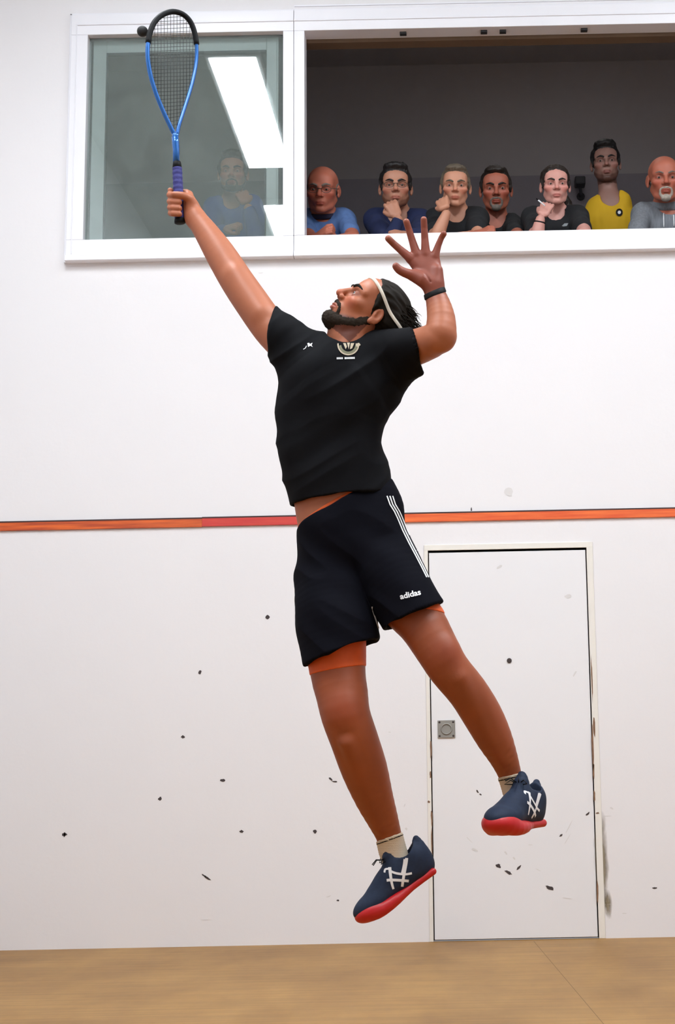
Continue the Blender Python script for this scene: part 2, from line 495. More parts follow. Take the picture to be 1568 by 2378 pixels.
b.tube([pc+[0, .002, 0], pc+[0, -.004, 0], pc+[0, -.0045, 0]], [.0125, .0125, .008], 20); b.obj('peephole', m_mark, door, True)['label'] = 'black round peephole'

# red line on the wall: painted batten in three lengths
def red_mat(name, c1, c2):
    m = mat(name, c1, rough=.4, spec=.5, var=.0); nt = m.node_tree; N = nt.nodes; L = nt.links
    tc = N.new('ShaderNodeTexCoord'); mp = N.new('ShaderNodeMapping'); mp.inputs['Scale'].default_value = (1.2, 1, 22)
    n = N.new('ShaderNodeTexNoise'); n.inputs['Scale'].default_value = 3; n.inputs['Detail'].default_value = 5
    mx = N.new('ShaderNodeMix'); mx.data_type = 'RGBA'; mx.inputs['A'].default_value = (*c1, 1); mx.inputs['B'].default_value = (*c2, 1)
    L.new(tc.outputs['Object'], mp.inputs['Vector']); L.new(mp.outputs['Vector'], n.inputs['Vector'])
    mr = N.new('ShaderNodeMapRange'); mr.inputs['From Min'].default_value = .35; mr.inputs['From Max'].default_value = .65
    L.new(n.outputs['Fac'], mr.inputs['Value']); L.new(mr.outputs['Result'], mx.inputs['Factor'])
    L.new(mx.outputs['Result'], N['Principled BSDF'].inputs['Base Color']); return m
m_or = red_mat('orange paint', (.75, .14, .02), (.42, .055, .015)); m_rd = red_mat('red paint', (.55, .035, .035), (.62, .06, .04)); m_or2 = red_mat('bright orange paint', (.85, .17, .035), (.70, .09, .02))
m_edge = mat('shadowed batten edge', (.06, .03, .03), rough=.8)  # shadow along the batten's top edge, put in as a dark strip
xa, xb = P(470, 1212, Dw)[0], P(712, 1210, Dw)[0]
for i, (x0, x1, m, dz) in enumerate([(XL, xa, m_or, 0), (xa, xb, m_rd, .002), (xb, XR, m_or2, .003)]):
    b = MB(); b.box((x0, Dw-.012, 2.125+dz), (x1, Dw, 2.168+dz), 0, .0015); b.box((x0, Dw-.013, 2.168+dz), (x1, Dw, 2.175+dz), 1)
    setp(b.obj('trim_%d' % (i+1), [m, m_edge]), kind='structure')

# window frames
def bar(bm, x0, z0, x1, z1, y0, y1, m=0, bev=.003): bm.box((x0, y0, z0), (x1, y1, z1), m, bev)
OL, OR_, BL = -2.071, P(659, 300, Dw)[0], -.876
ZB, ZT = 3.702, 4.885
MS = -.935
win = empty('window_1', ((WL+MS)/2, Dw, WB), kind='structure')
b = MB(); f0, f1 = Dw-.035, Dw+.075
bar(b, WL, WB, MS-.001, WB+.03, f0-.02, f1)              # sill nose
bar(b, WL, WB+.03, MS-.001, ZB, f0, f1); bar(b, WL, ZT, MS-.001, WT, f0, f1)
bar(b, WL, ZB, OL, ZT, f0, f1); bar(b, OR_, ZB, MS-.001, ZT, f0, f1)
bar(b, WL-.012, WB, WL, WT+.012, Dw-.02, Dw); bar(b, WL-.012, WT, MS, WT+.012, Dw-.02, Dw)
bar(b, WL+.03, ZT+.055, MS-.001, ZT+.065, f0-.006, f0); bar(b, WL+.03, WB+.04, WL+.036, ZT+.06, f0-.005, f0)
b.obj('window_frame', m_alu, win)
# inner sliding sash seen through the outer pane
sL, sR, sT, sB = P(215, 300, Dw+.06)[0], P(648, 300, Dw+.06)[0], P(430, 94, Dw+.06)[2], ZB
b = MB()
bar(b, OL, ZB, sL, ZT, Dw+.045, Dw+.075); bar(b, sR, ZB, OR_, ZT, Dw+.045, Dw+.075); bar(b, OL, sT, OR_, ZT, Dw+.045, Dw+.075)
b.obj('seal', m_gasket, win)['label'] = 'dark rubber seal'
iL, iR, iT, iB = P(245, 300, Dw+.05)[0], P(619, 300, Dw+.05)[0], P(430, 122, Dw+.05)[2], P(430, 556, Dw+.05)[2]
b = MB(); bar(b, sL, iB-.02, iL, sT, Dw+.04, Dw+.074); bar(b, iR, iB-.02, sR, sT, Dw+.04, Dw+.074); bar(b, iL, iT, iR, sT, Dw+.041, Dw+.074); bar(b, iL, ZB-.01, iR, iB, Dw+.041, Dw+.074)
bar(b, sR-.012, ZB, sR-.008, sT, Dw+.036, Dw+.04)
b.obj('sash', m_alu2, win)['label'] = 'grey-green sash frame'
b = MB(); bar(b, iL, iT-.012, iR, iT, Dw+.036, Dw+.06, bev=.001); bar(b, iL, iB, iL+.008, iT, Dw+.036, Dw+.06, bev=.001); bar(b, iR-.006, iB, iR, iT, Dw+.036, Dw+.06, bev=.001)
b.obj('seal', m_gasket, win)
def glass_mat(name, boost=1.0, tint=(1, 1, 1), ior=1.5, rough=0, haze=.15):
    m = bpy.data.materials.new(name); m.use_nodes = True; nt = m.node_tree; N = nt.nodes; L = nt.links
    N.remove(N['Principled BSDF']); out = N['Material Output']
    tr = N.new('ShaderNodeBsdfTransparent'); tr.inputs['Color'].default_value = (*tint, 1)
    gl = N.new('ShaderNodeBsdfGlossy'); gl.inputs['Roughness'].default_value = rough; gl.inputs['Color'].default_value = (.95, 1, 1, 1)
    fr = N.new('ShaderNodeFresnel'); fr.inputs['IOR'].default_value = ior
    ma = N.new('ShaderNodeMath'); ma.operation = 'MULTIPLY'; ma.inputs[1].default_value = boost; ma.use_clamp = True
    mx = N.new('ShaderNodeMixShader'); L.new(fr.outputs['Fac'], ma.inputs[0]); L.new(ma.outputs[0], mx.inputs['Fac'])
    di = N.new('ShaderNodeBsdfDiffuse'); di.inputs['Color'].default_value = (.50, .58, .54, 1); m2 = N.new('ShaderNodeMixShader')  # pale mottled haze mixed into the glass colour
    tcn = N.new('ShaderNodeTexCoord'); nn_ = N.new('ShaderNodeTexNoise'); nn_.inputs['Scale'].default_value = 5; nn_.inputs['Detail'].default_value = 6; mr_ = N.new('ShaderNodeMapRange')
    mr_.inputs['To Min'].default_value = haze*.5; mr_.inputs['To Max'].default_value = haze*1.5
    L.new(tcn.outputs['Object'], nn_.inputs['Vector']); L.new(nn_.outputs['Fac'], mr_.inputs['Value']); L.new(mr_.outputs['Result'], m2.inputs['Fac'])
    L.new(tr.outputs[0], m2.inputs[1]); L.new(di.outputs[0], m2.inputs[2]); L.new(m2.outputs[0], mx.inputs[1]); L.new(gl.outputs[0], mx.inputs[2]); L.new(mx.outputs[0], out.inputs['Surface'])
    return m
m_gl = glass_mat('window glass', 1.0, (.93, .96, .955), 1.60)
b = MB(); b.box((OL-.002, Dw+.008, ZB-.002), (OR_+.002, Dw+.014, ZT+.002)); b.obj('pane', m_gl, win)
win2 = empty('window_2', ((MS+WR)/2, Dw, WB), kind='structure')
b = MB()
bar(b, MS+.001, WB, WR, WB+.03, f0-.02, f1); bar(b, MS+.001, WB+.03, WR, ZB, f0, f1); bar(b, MS+.001, ZT, WR, WT, f0, f1)
bar(b, MS+.001, ZB, BL, ZT, f0, f1); bar(b, WR-.06, ZB, WR, ZT, f0, f1)
bar(b, MS, WT, WR, WT+.012, Dw-.02, Dw); bar(b, MS, ZT+.055, WR, ZT+.065, f0-.006, f0)
for px in (936, 1124, 1168, 1357):
    q = P(px, 64, Dw); b.box((q[0]-.018, Dw+.0, ZT-.012), (q[0]+.018, Dw+.03, ZT+.001), 1)
b.obj('window_frame', [m_alu, m_gasket], win2)
m_lint = mat('brown lintel board', (.16, .10, .06), rough=.7, var=.2, vscale=4)
b = MB(); b.box((BL-.03, Dw+.08, ZT-.018), (WR, Dw+.16, ZT+.10)); setp(b.obj('trim_4', m_lint), kind='structure')

# seam strip high on the wall
b = MB(); zz = P(1100, 16, Dw)[2]; b.box((MS-.0, Dw-.006, WT+.035), (XR, Dw, WT+.043)); setp(b.obj('trim_5', m_alu), kind='structure')

# floor: boards running towards the front wall
m_floor = mat('court floor boards', (.45, .25, .10), rough=.45, spec=.22)
nt = m_floor.node_tree; N = nt.nodes; L = nt.links; bs = N['Principled BSDF']
tc = N.new('ShaderNodeTexCoord'); mp = N.new('ShaderNodeMapping'); mp.inputs['Scale'].default_value = (1, .45, 1)
L.new(tc.outputs['Object'], mp.inputs['Vector'])
n1 = N.new('ShaderNodeTexNoise'); n1.inputs['Scale'].default_value = 2.4; n1.inputs['Detail'].default_value = 7; n1.inputs['Roughness'].default_value = .65
L.new(mp.outputs['Vector'], n1.inputs['Vector'])
rp = N.new('ShaderNodeValToRGB'); rp.color_ramp.elements[0].color = (.26, .122, .025, 1); rp.color_ramp.elements[1].color = (.40, .212, .055, 1)
rp.color_ramp.elements[0].position = .3; rp.color_ramp.elements[1].position = .7
L.new(n1.outputs['Fac'], rp.inputs['Fac'])
mp2 = N.new('ShaderNodeMapping'); mp2.inputs['Scale'].default_value = (.55, 9, 1); n2 = N.new('ShaderNodeTexNoise'); n2.inputs['Scale'].default_value = 3; n2.inputs['Detail'].default_value = 4
L.new(tc.outputs['Object'], mp2.inputs['Vector']); L.new(mp2.outputs['Vector'], n2.inputs['Vector'])
mm = N.new('ShaderNodeMix'); mm.data_type = 'RGBA'; mm.blend_type = 'MULTIPLY'; mm.inputs['Factor'].default_value = .45
rp2 = N.new('ShaderNodeValToRGB'); rp2.color_ramp.elements[0].color = (.62, .62, .62, 1); rp2.color_ramp.elements[1].color = (1, 1, 1, 1); rp2.color_ramp.elements[0].position = .38; rp2.color_ramp.elements[1].position = .6
L.new(n2.outputs['Fac'], rp2.inputs['Fac']); L.new(rp.outputs['Color'], mm.inputs['A']); L.new(rp2.outputs['Color'], mm.inputs['B'])
L.new(mm.outputs['Result'], bs.inputs['Base Color'])
mf_seam = mat('board joint', (.20, .11, .04), rough=.7)
b = MB(); b.box((XL-.1, -1.9, -.1), (XR+.1, Dw+.02, 0))
def gp(px, py):
    d = ray(px, py); t = -H/d[2]; return CAM+d*t
a0 = gp(1240, 2186); a1 = gp(1402, 2378); dr = (a1-a0)/np.linalg.norm(a1-a0); e = a0+dr*9
w = np.array([.0016, 0, .0004]); a0b = a0.copy()
b.add([a0-w+[0, 0, .0008], a0+w, e+w, e-w+[0, 0, .0008]], [(0, 1, 2, 3)], 1)
setp(b.obj('floor', [m_floor, mf_seam]), kind='structure')
b = MB(); b.box((XL-.1, -1.9, 0), (XL, Dw, ZC)); setp(b.obj('wall_left', m_wall2), kind='structure')
b = MB(); b.box((XR, -1.9, 0), (XR+.1, Dw, ZC)); setp(b.obj('wall_right', m_wall2), kind='structure')
b = MB(); b.box((XL-.1, -2.0, 0), (XR+.1, -1.9, ZC)); setp(b.obj('wall_front', m_wall2), kind='structure')
b = MB(); b.box((XL-.1, -2.0, ZC), (XR+.1, Dw+.1, ZC+.1)); setp(b.obj('ceiling', m_ceil), kind='structure')

# gallery behind the opening
GY, GZ = 10.7, 2.3
m_gw = mat('grey gallery wall paint', (.46, .43, .435), rough=.9, spec=.1, var=.12, vscale=.8)
m_gw2 = mat('darker grey dado paint', (.34, .315, .345), rough=.9, spec=.1, var=.12, vscale=1)
m_gf = mat('gallery floor', (.08, .07, .06), rough=.8)
b = MB(); b.box((XL-.6, GY, GZ), (XR+.6, GY+.1, 6.1)); setp(b.obj('wall_gallery', m_gw), kind='structure')
zd = P(900, 415, GY)[2]
b = MB(); b.box((XL-.6, GY-.006, GZ), (XR+.6, GY, zd)); setp(b.obj('trim_6', m_gw2), kind='structure')
b = MB(); b.box((XL-.7, Dw+.1, GZ), (XL-.6, GY, 6.1)); setp(b.obj('wall_gallery_left', m_gw), kind='structure')
b = MB(); b.box((XR+.6, Dw+.1, GZ), (XR+.7, GY, 6.1)); setp(b.obj('wall_gallery_right', m_gw), kind='structure')
b = MB(); b.box((XL-.7, Dw+.1, 6.0), (XR+.7, GY+.1, 6.1)); setp(b.obj('ceiling_gallery', m_gw), kind='structure')
b = MB(); b.box((XL-.7, Dw+.1, GZ-.1), (XR+.7, GY+.1, GZ)); setp(b.obj('floor_gallery', m_gf), kind='structure')
b = MB(); b.box((BL-1.3, Dw+.075, ZB-.03), (WR, Dw+.19, ZB-.004), bev=.003); setp(b.obj('trim_7', m_gf), kind='structure')

# fluorescent fittings on the court ceiling
LS = 34.0
m_tube = mat('lit diffuser', (.9, .9, .9), emit=(.88, .95, 1.0), estr=LS)
m_fit = mat('white fitting', (.8, .8, .8), rough=.5)
first = None
for k, (x, y0, wh) in enumerate([(-1.665, 3.6, 'above the middle of the court on the left row'), (-1.665, .7, 'nearer the front wall on the left row'),
                                 (2.0, 3.6, 'above the middle of the court on the right row'), (2.0, .7, 'nearer the front wall on the right row')]):
    e_ = empty('ceiling_light', (x, y0+1, ZC), 'long white fluorescent fitting '+wh, 'lamp', 'fluorescent fittings on the court ceiling')
    if first is None:
        b = MB(); b.box((-.20, -1.03, -.05), (.20, 1.03, -.001), bev=.004)
        h_ = mesh_np('housing', np.array(b.V), b.F, m_fit); b = MB(); b.box((-.17, -1, -.062), (.17, 1, -.0505)); d_ = mesh_np('diffuser', np.array(b.V), b.F, m_tube)
        first = (h_, d_); hh = [h_, d_]
    else:
        hh = [q.copy() for q in first]
        for q in hh: C.objects.link(q)
    for q in hh: q.parent = e_; q.location = (0, 0, 0)
# ------------------------------------------------------------------ people: shared pieces
def skin_mat(name, col, rough=.5, var=.10):
    return mat(name, col, rough=rough, spec=.4, var=var, vscale=22, tint=True, sss=.0, bump=.15, bscale=260, bump_dist=.0006)
m_eye = mat('eye white', (.34, .29, .26), rough=.35); m_iris = mat('dark iris', (.03, .018, .012), rough=.2)

def head_prims(x, ears=True, jaw=1.0, open_eyes=True):
    L = []
    L.append(x.ell((0, -.017, .036), (.0765, .098, .086), .01))
    L.append(x.ell((0, .030, -.030), (.0600*jaw, .062, .078), .03))
    L.append(x.ell((0, .048, .046), (.060, .036, .044), .02))
    for s in (-1, 1):
        L.append(x.grp([(s*.054*jaw, -.004, -.052), (s*.042*jaw, .038, -.088), (s*.014, .070, -.104)], [.016, .015, .014], .022))
        L.append(x.ell((s*.043, .060, -.020), (.024, .022, .018), .02))
        L.append(x.grp([(s*.052, .062, .022), (s*.032, .080, .026), (s*.012, .086, .020)], [.008, .0095, .009], .014))
    L.append(x.ell((0, .073, -.100), (.022, .020, .017), .016))
    L.append(x.ell((0, .078, -.064), (.030, .018, .026), .014))
    # eye sockets
    for s in (-1, 1):
        L.append(x.ell((s*.033, .096, .001), (.020, .018, .0135), .010, 's'))
    # nose
    L.append(x.grp([(0, .082, .020), (0, .096, .000), (0, .110, -.024)], [.0075, .0085, .0105], .010))
    L.append(x.ell((0, .110, -.027), (.0125, .0115, .0105), .005))
    for s in (-1, 1):
        L.append(x.ell((s*.0135, .098, -.032), (.0085, .0105, .0085), .005))
        L.append(x.ell((s*.0072, .104, -.0415), (.0052, .0075, .0075), .002, 's'))
    # lips
    L.append(x.grp([(-.024, .086, -.0665), (-.010, .0965, -.063), (0, .0975, -.0645), (.010, .0965, -.063), (.024, .086, -.0665)], [.003, .0055, .0055, .0055, .003], .004))
    L.append(x.grp([(-.021, .087, -.069), (-.009, .0945, -.074), (.009, .0945, -.074), (.021, .087, -.069)], [.003, .0065, .0065, .003], .004))
    L.append(x.grp([(-.025, .091, -.0680), (0, .102, -.0685), (.025, .091, -.0680)], [.0012, .0018, .0012], .003, 1, 's'))
    L.append(x.ell((0, .094, -.086), (.018, .008, .005), .006, 's'))
    # lids
    for s in (-1, 1):
        L.append(x.ell((s*.0325, .0735, .001), (.0150, .0135, .0128), .004))
        L.append(x.ell((s*.0325, .0870, .0005), (.0115, .008, .0034), .002, 's'))
    if ears:
        for s in (-1, 1):
            e = rotz(s*.42) @ rotx(-.18)
            L.append(x.ell((s*.0805, -.012, -.004), (.0065, .0175, .030), .005, 'u', e))
            L.append(x.ell((s*.0790, -.006, -.030), (.006, .009, .011), .006, 'u', e))
            L.append(x.ell((s*.0875, -.010, .002), (.0068, .0105, .0190), .002, 's', e))
            L.append(x.ell((s*.0800, -.003, -.006), (.0035, .0045, .008), .003, 'u', e))
    return L
def head_tint(x, V, base=(1, 1, 1), beard=None, flush=.0, scalp=None):
    q = x.inv(V); t = np.tile(np.array(base, float), (len(V), 1))
    near = (np.abs(q[:, 0]) < .10) & (q[:, 2] > -.14) & (q[:, 2] < .14) & (np.abs(q[:, 1]) < .13)
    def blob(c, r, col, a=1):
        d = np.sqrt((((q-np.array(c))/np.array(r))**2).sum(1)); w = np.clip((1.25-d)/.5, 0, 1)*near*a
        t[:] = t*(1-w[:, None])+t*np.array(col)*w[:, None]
    blob((0, .093, -.069), (.025, .018, .0115), (.72, .45, .45))
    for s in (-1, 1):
        blob((s*.033, .080, .003), (.022, .02, .015), (.62, .52, .50))  # eye socket shadow put mildly into the skin tint
        blob((s*.042, .070, -.028), (.026, .03, .02), (1.06, .82, .80), .8)
    blob((0, .112, -.028), (.016, .014, .014), (1.05, .82, .80), .8)
    if beard is not None:
        d = q[:, 2]+.050-.55*np.clip(-(q[:, 1]-.03), -.05, .05)
        w = np.clip(-d/.012, 0, 1)*(q[:, 1] > -.02)*(q[:, 2] > -.125)*near
        mo = np.sqrt((q[:, 0]/.026)**2+((q[:, 2]+.069)/.0095)**2) < 1
        w = w*~mo*(q[:, 1] > -.01); t[:] = t*(1-w[:, None])+t*np.array(beard)*w[:, None]
    return t
def eyes(x, parent, look=(0, 1, -.1)):
    lk = np.array(look, float); lk /= np.linalg.norm(lk)
    for s in (-1, 1):
        b = MB(); c = np.array([s*.0325, .0735, .001]); b.sphere(x.p(c), .0119*x.s, 0, 16, 12)
        cx = c+lk*.0072; b.sphere(x.p(cx), .0067*x.s, 1, 12, 8)
        b.obj('eye', [m_eye, m_iris], parent, True)
def brows(x, parent, m, th=1.0, lift=0):
    for s in (-1, 1):
        pr = [x.grp([(s*.014, .0945, .021+lift), (s*.030, .0905, .0285+lift), (s*.050, .0740, .0245+lift)], np.array([.0046, .0050, .003])*th, .002, 2)]
        sdf_obj('eyebrow', pr, .0028, m, parent)
def hair_noise(x, amp=.003, sc=(160, 60, 60)):
    return lambda V, N: amp*vnoise(x.inv(V), sc, 3)+amp*.8*vnoise(x.inv(V), (60, 30, 40), 5)

def fist_prims(c, X, Yv, Z, s=1.0, side=1):
    "closed hand: X across the knuckles, Y towards the knuckles, Z back of the hand; thumb at +X*side"
    x = Xf(c, X, Yv, Z, s); L = []
    L.append(x.grp([(-.018, -.030, 0), (-.026, .026, 0)], [.017, .013], .012)); L.append(x.grp([(.0, -.032, 0), (0.0, .030, .002)], [.018, .014], .012))
    L.append(x.grp([(.018, -.030, 0), (.026, .026, 0)], [.017, .013], .012))
    for i, fx in enumerate((-.031, -.0105, .0105, .031)):
        k = (1-.10*(i in (0,)))*1.0
        L.append(x.grp([(fx, .028, .002), (fx*.97, .052*k, -.008), (fx*.93, .044*k, -.030), (fx*.9, .020, -.034)], [.0105, .0098, .0092, .0082], .0035, 1))
    L.append(x.grp([(side*.030, -.020, -.006), (side*.046, .010, -.018), (side*.030, .034, -.036), (side*.012, .040, -.042)], [.015, .0115, .0100, .0085], .005, 2))
    return L
# ------------------------------------------------------------------ the player
Yp = 4.55
def pc(px, py, dy=0): return P(px, py, Yp+dy)
def chain(rows, k=.012, sub=4, ratio=(1, 1, 1), op='u', add=0):
    "rows of (px, py, radius in photo pixels, depth offset)"
    pts = [pc(r[0], r[1], r[3] if len(r) > 3 else 0) for r in rows]
    rad = [R_(r[0], r[1], Yp+(r[3] if len(r) > 3 else 0), r[2]+add) for r in rows]
    return Grp(pts, rad, k, sub, ratio, op)
def lineplane(p1, p2, dy=0, flip=False, tilt=0, k=.002):
    "cut along the photo line p1-p2, running level into the depth (tilt: slope of the plane in depth)"
    a = pc(*p1, dy); b = pc(*p2, dy); t = b-a; n = np.cross(t, np.array([0, 1., tilt])); n /= np.linalg.norm(n)
    return Cut(a, -n if flip else n, k)
m_skin = skin_mat('sun-tanned skin', (.40, .128, .060), rough=.5)
m_shirt = mat('black sports jersey', (.0048, .0048, .0062), rough=.85, spec=.10, sheen=.0, bump=.25, bscale=500, bump_dist=.0004)
m_shorts = mat('black shorts fabric', (.0030, .0030, .0062), rough=.85, spec=.08, bump=.25, bscale=300, bump_dist=.0005)
m_orange = mat('orange undershorts', (.72, .10, .008), rough=.6, var=.15, vscale=30)
m_white = mat('white print', (.78, .78, .80), rough=.6)
m_hair = mat('dark brown hair', (.010, .0065, .0035), rough=.7, spec=.15, var=.5, vscale=120, stretch=(1, 1, .3))
m_sock = mat('cream ribbed sock', (.60, .50, .38), rough=.9, bump=.4, bscale=400)
m_navy = mat('navy shoe knit', (.012, .022, .05), rough=.7, spec=.3, bump=.5, bscale=420, bump_dist=.0008, var=.3, vscale=80)
m_red = mat('red rubber sole', (.50, .008, .012), rough=.42, spec=.5, var=.08, vscale=20)
m_blk = mat('black rubber', (.004, .004, .005), rough=.6, spec=.2)

player = empty('person', pc(800, 1250), 'player leaping high in a black jersey and black shorts, racket arm stretched up', 'person')

# head frame
r_, u_, c_ = vframe(830, 730)
def vd(a, b, c): return a*r_+b*u_+c*c_
Fh = vd(-.66, .73, .16); Uh = vd(.735, .645, -.20)
HX, HF, HU = ortho(Fh, Uh)                 # HX = his right
x_hd = Xf(pc(857, 727, 0), HX, HF, HU, .96)

def arm_racket(add=0, k=.012):
    return chain([(700, 832, 48, 0), (668, 800, 46, 0), (628, 762, 42, .02), (584, 702, 40, .05), (549, 650, 38.5, .08), (512, 590, 35, .11), (478, 538, 28, .135), (456, 508, 23.5, .15)], k, add=add)
def arm_left(add=0, k=.012):
    return chain([(885, 826, 50, 0), (955, 810, 43, -.09), (1016, 784, 38, -.19), (1025, 752, 34.5, -.19), (1021, 718, 30, -.18), (1012, 686, 24.5, -.17), (1007, 668, 21.5, -.17)], k, sub=3, add=add)
LEG_A = [(768, 1340, 80, 0), (776, 1440, 73, -.03), (785, 1560, 64, -.06), (794, 1610, 60.5, -.075), (803, 1660, 57, -.085), (822, 1715, 55.5, -.06), (846, 1785, 53.5, -.01), (868, 1850, 45, .03), (888, 1900, 36.5, .06), (903, 1940, 30, .08), (912, 1975, 30, .09)]
LEG_B = [(888, 1310, 76, 0), (930, 1385, 67, -.04), (978, 1445, 57.5, -.08), (1012, 1502, 52, -.10), (1042, 1552, 48.5, -.10), (1086, 1606, 47, -.07), (1120, 1660, 46.5, -.03), (1147, 1712, 42, .0), (1170, 1760, 33, .03), (1185, 1800, 27, .05), (1196, 1835, 27, .06)]
def leg(rows, add=0, k=.014): return chain(rows, k, sub=3, add=add)

body = []
tor = [(812, 1255, 100, 0), (800, 1205, 108, 0), (788, 1150, 106, 0), (772, 1060, 102, 0), (774, 980, 104, 0), (784, 915, 106, 0)]
body.append(chain(tor, .02, 4, (1, .70, 1)))
body.append(chain([(705, 832, 42), (790, 845, 60), (885, 832, 46)], .03, 3, (1, .85, 1)))
body.append(leg(LEG_A, k=.02)); body.append(leg(LEG_B, k=.02))
for (px, py, r, dy) in [(797, 1648, 30, -.125), (1034, 1515, 27, -.135)]:     # knee caps
    body.append(Ell(pc(px, py, dy), [R_(px, py, Yp, r), .025, R_(px, py, Yp, r*1.15)], None, .03))
body.append(Ell(pc(800, 1700, -.10), [.022, .02, .028], None, .03)); body.append(Ell(pc(1058, 1560, -.12), [.02, .02, .026], None, .03))
# thigh / shin shaping
body.append(chain([(806, 1725, 14, -.125), (850, 1830, 10, -.03), (880, 1920, 9, .035)], .02, 3))
body.append(chain([(1070, 1575, 13, -.135), (1115, 1670, 9, -.075), (1165, 1765, 8, -.0)], .02, 3))
body.append(arm_racket(k=.02)); body.append(arm_left(k=.02))
body.append(chain([(1010, 792, 22, -.20), (1034, 789, 22, -.19)], .02, 1))    # point of the elbow
body.append(chain([(606, 728, 20, .0), (582, 694, 24, .03), (548, 640, 20, .05)], .03, 2))
# neck, throat
body.append(chain([(818, 800, 58, .01), (812, 770, 50, .005), (822, 745, 46, .01)], .02, 3))
body.append(Grp([x_hd.p(0, .035, -.105), pc(790, 778, -.035)], [.016, .014], .03, 1))   # adam's apple line
body.append(Grp([x_hd.p(-.05, -.02, -.035), pc(800, 800, -.05)], [.016, .012], .025, 1))
body += head_prims(x_hd)

# open left hand, palm to the viewer
HY = -.17
def hc(rows, k=.006, sub=1, f=1): return chain([(a, b, r*f, HY+d) for a, b, r, d in rows], k, sub)
hand = [hc([(1008, 672, 19.5, 0), (978, 625, 17, .005), (955, 602, 11.5, .004)], .008, 2), hc([(1008, 672, 19, 0), (990, 625, 16, .004), (969, 594, 12, .004)], .012, 2),
        hc([(1009, 672, 19, 0), (1001, 625, 16, .004), (990, 592, 12, .004)], .012, 2), hc([(1011, 672, 18.5, 0), (1012, 625, 14, .004), (1010, 596, 10.5, .004)], .012, 2),
        hc([(1006, 664, 17, -.008), (982, 650, 17.5, -.013), (962, 640, 14, -.010)], .012, 2),                # ball of the thumb
        hc([(1016, 655, 13, -.010), (1017, 628, 11, -.010)], .014, 1),
        hc([(964, 641, 13, -.012), (940, 633, 10.8, -.022), (927, 626, 10, -.026), (920, 618.5, 8.8, -.03)], .006, 2),
        hc([(953, 600, 11, 0), (930, 580, 8.8, -.004), (914, 566, 8.0, -.010), (902, 554, 7.8, -.020)], .005, 1),
        hc([(968, 592, 11, 0), (958, 560, 8.6, -.002), (950, 534, 7.9, -.008), (944, 515, 7.6, -.018)], .005, 1),
        hc([(989, 590, 11, 0), (987, 556, 8.6, -.002), (985.5, 530, 7.9, -.008), (984.5, 510, 7.6, -.016)], .005, 1),
        hc([(1010, 595, 10, 0), (1018, 570, 7.6, -.002), (1025, 553, 6.8, -.007), (1031, 543, 7.0, -.014)], .005, 1)]
body += hand
# palm creases
body += [chain([(962, 606, 1.6, HY-.026), (985, 612, 1.6, HY-.030), (1004, 606, 1.6, HY-.026), (1018, 600, 1.2, HY-.022)], .004, 3, op='s'),
         chain([(958, 618, 1.6, HY-.026), (984, 630, 1.8, HY-.03), (1000, 655, 1.6, HY-.03)], .005, 3, op='s')]

# gripping right hand around the racket handle
GYY = .15
hx0, hx1 = (411.5, 380), (417.5, 512)
def hxy(y): t = (y-380)/132; return 411.5+6*t
hr = []
for i, (y, rr) in enumerate([(453, 8.6), (468, 8.8), (482, 8.6), (495, 7.6)]):
    cx = hxy(y)
    hr.append(chain([(cx+24, y-1, rr+1, GYY+.022), (cx+6, y-2, rr+.5, GYY+.030), (cx-13, y-1, rr, GYY+.017), (cx-19.5, y, rr, GYY-.004), (cx-14, y+1, rr*.95, GYY-.021), (cx+0, y+2, rr*.85, GYY-.027)], .0035, 1))
hr.append(chain([(cx-0+16, 446, 7, GYY+.02), (hxy(446)-14, 447, 6.6, GYY+.018), (hxy(442)-19, 442, 6.2, GYY-.002)], .004, 1))
hr.append(chain([(446, 480, 14, GYY-.004), (440, 463, 11, GYY-.018), (424, 454, 8.6, GYY-.031), (404, 452, 7.4, GYY-.030)], .006, 2))
hr.append(chain([(455, 506, 21, GYY), (444, 485, 18, GYY+.008), (436, 466, 14, GYY+.012)], .012, 2))
hr.append(chain([(452, 512, 18, GYY), (438, 500, 15, GYY+.014), (428, 492, 12, GYY+.02)], .012, 2))
hr.append(chain([(457, 500, 14, GYY), (448, 474, 12, GYY+.01), (436, 455, 10, GYY+.018)], .010, 2))
body += hr
# hollow for the handle
gtop, gbot = P(411.5, 378, Yp+GYY), P(418, 516, Yp+GYY)
rg = R_(412, 440, Yp+GYY, 11.3)
body.append(Grp([P(411.5, 400, Yp+GYY), gbot], [rg-.0015, rg-.0015], .002, 1, op='s'))

def ptint(V):
    t = head_tint(x_hd, V, beard=(.30, .22, .20))
    # palm redder and its shadow darkened into the tint; the pale lit arm tops are left to the light
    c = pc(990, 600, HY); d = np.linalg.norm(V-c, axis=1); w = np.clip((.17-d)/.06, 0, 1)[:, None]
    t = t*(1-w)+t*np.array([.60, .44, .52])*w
    # legs browner than the arms
    w = np.clip((1.45-V[:, 2])/.15, 0, 1)[:, None]; n = (vnoise(V, (20, 20, 9), 2)*.5+.5)[:, None]
    t = t*(1-w)+t*(np.array([.82, .62, .47])*(1-n*.22)+0*n)*w
    for (px, py, dy, rr) in [(797, 1650, -.14, .07), (1036, 1520, -.15, .065)]:
        d = np.linalg.norm(V-pc(px, py, dy), axis=1); ww = np.clip((rr-d)/rr, 0, 1)[:, None]; t = t*(1-.5*ww)+t*np.array([1.05, .62, .66])*.5*ww
    return t
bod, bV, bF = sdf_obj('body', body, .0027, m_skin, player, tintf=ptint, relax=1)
body_bvh = BVHTree.FromPolygons(bV.tolist(), bF.tolist())
eyes(x_hd, player, (0, 1, .35)); brows(x_hd, player, m_hair, 1.15)

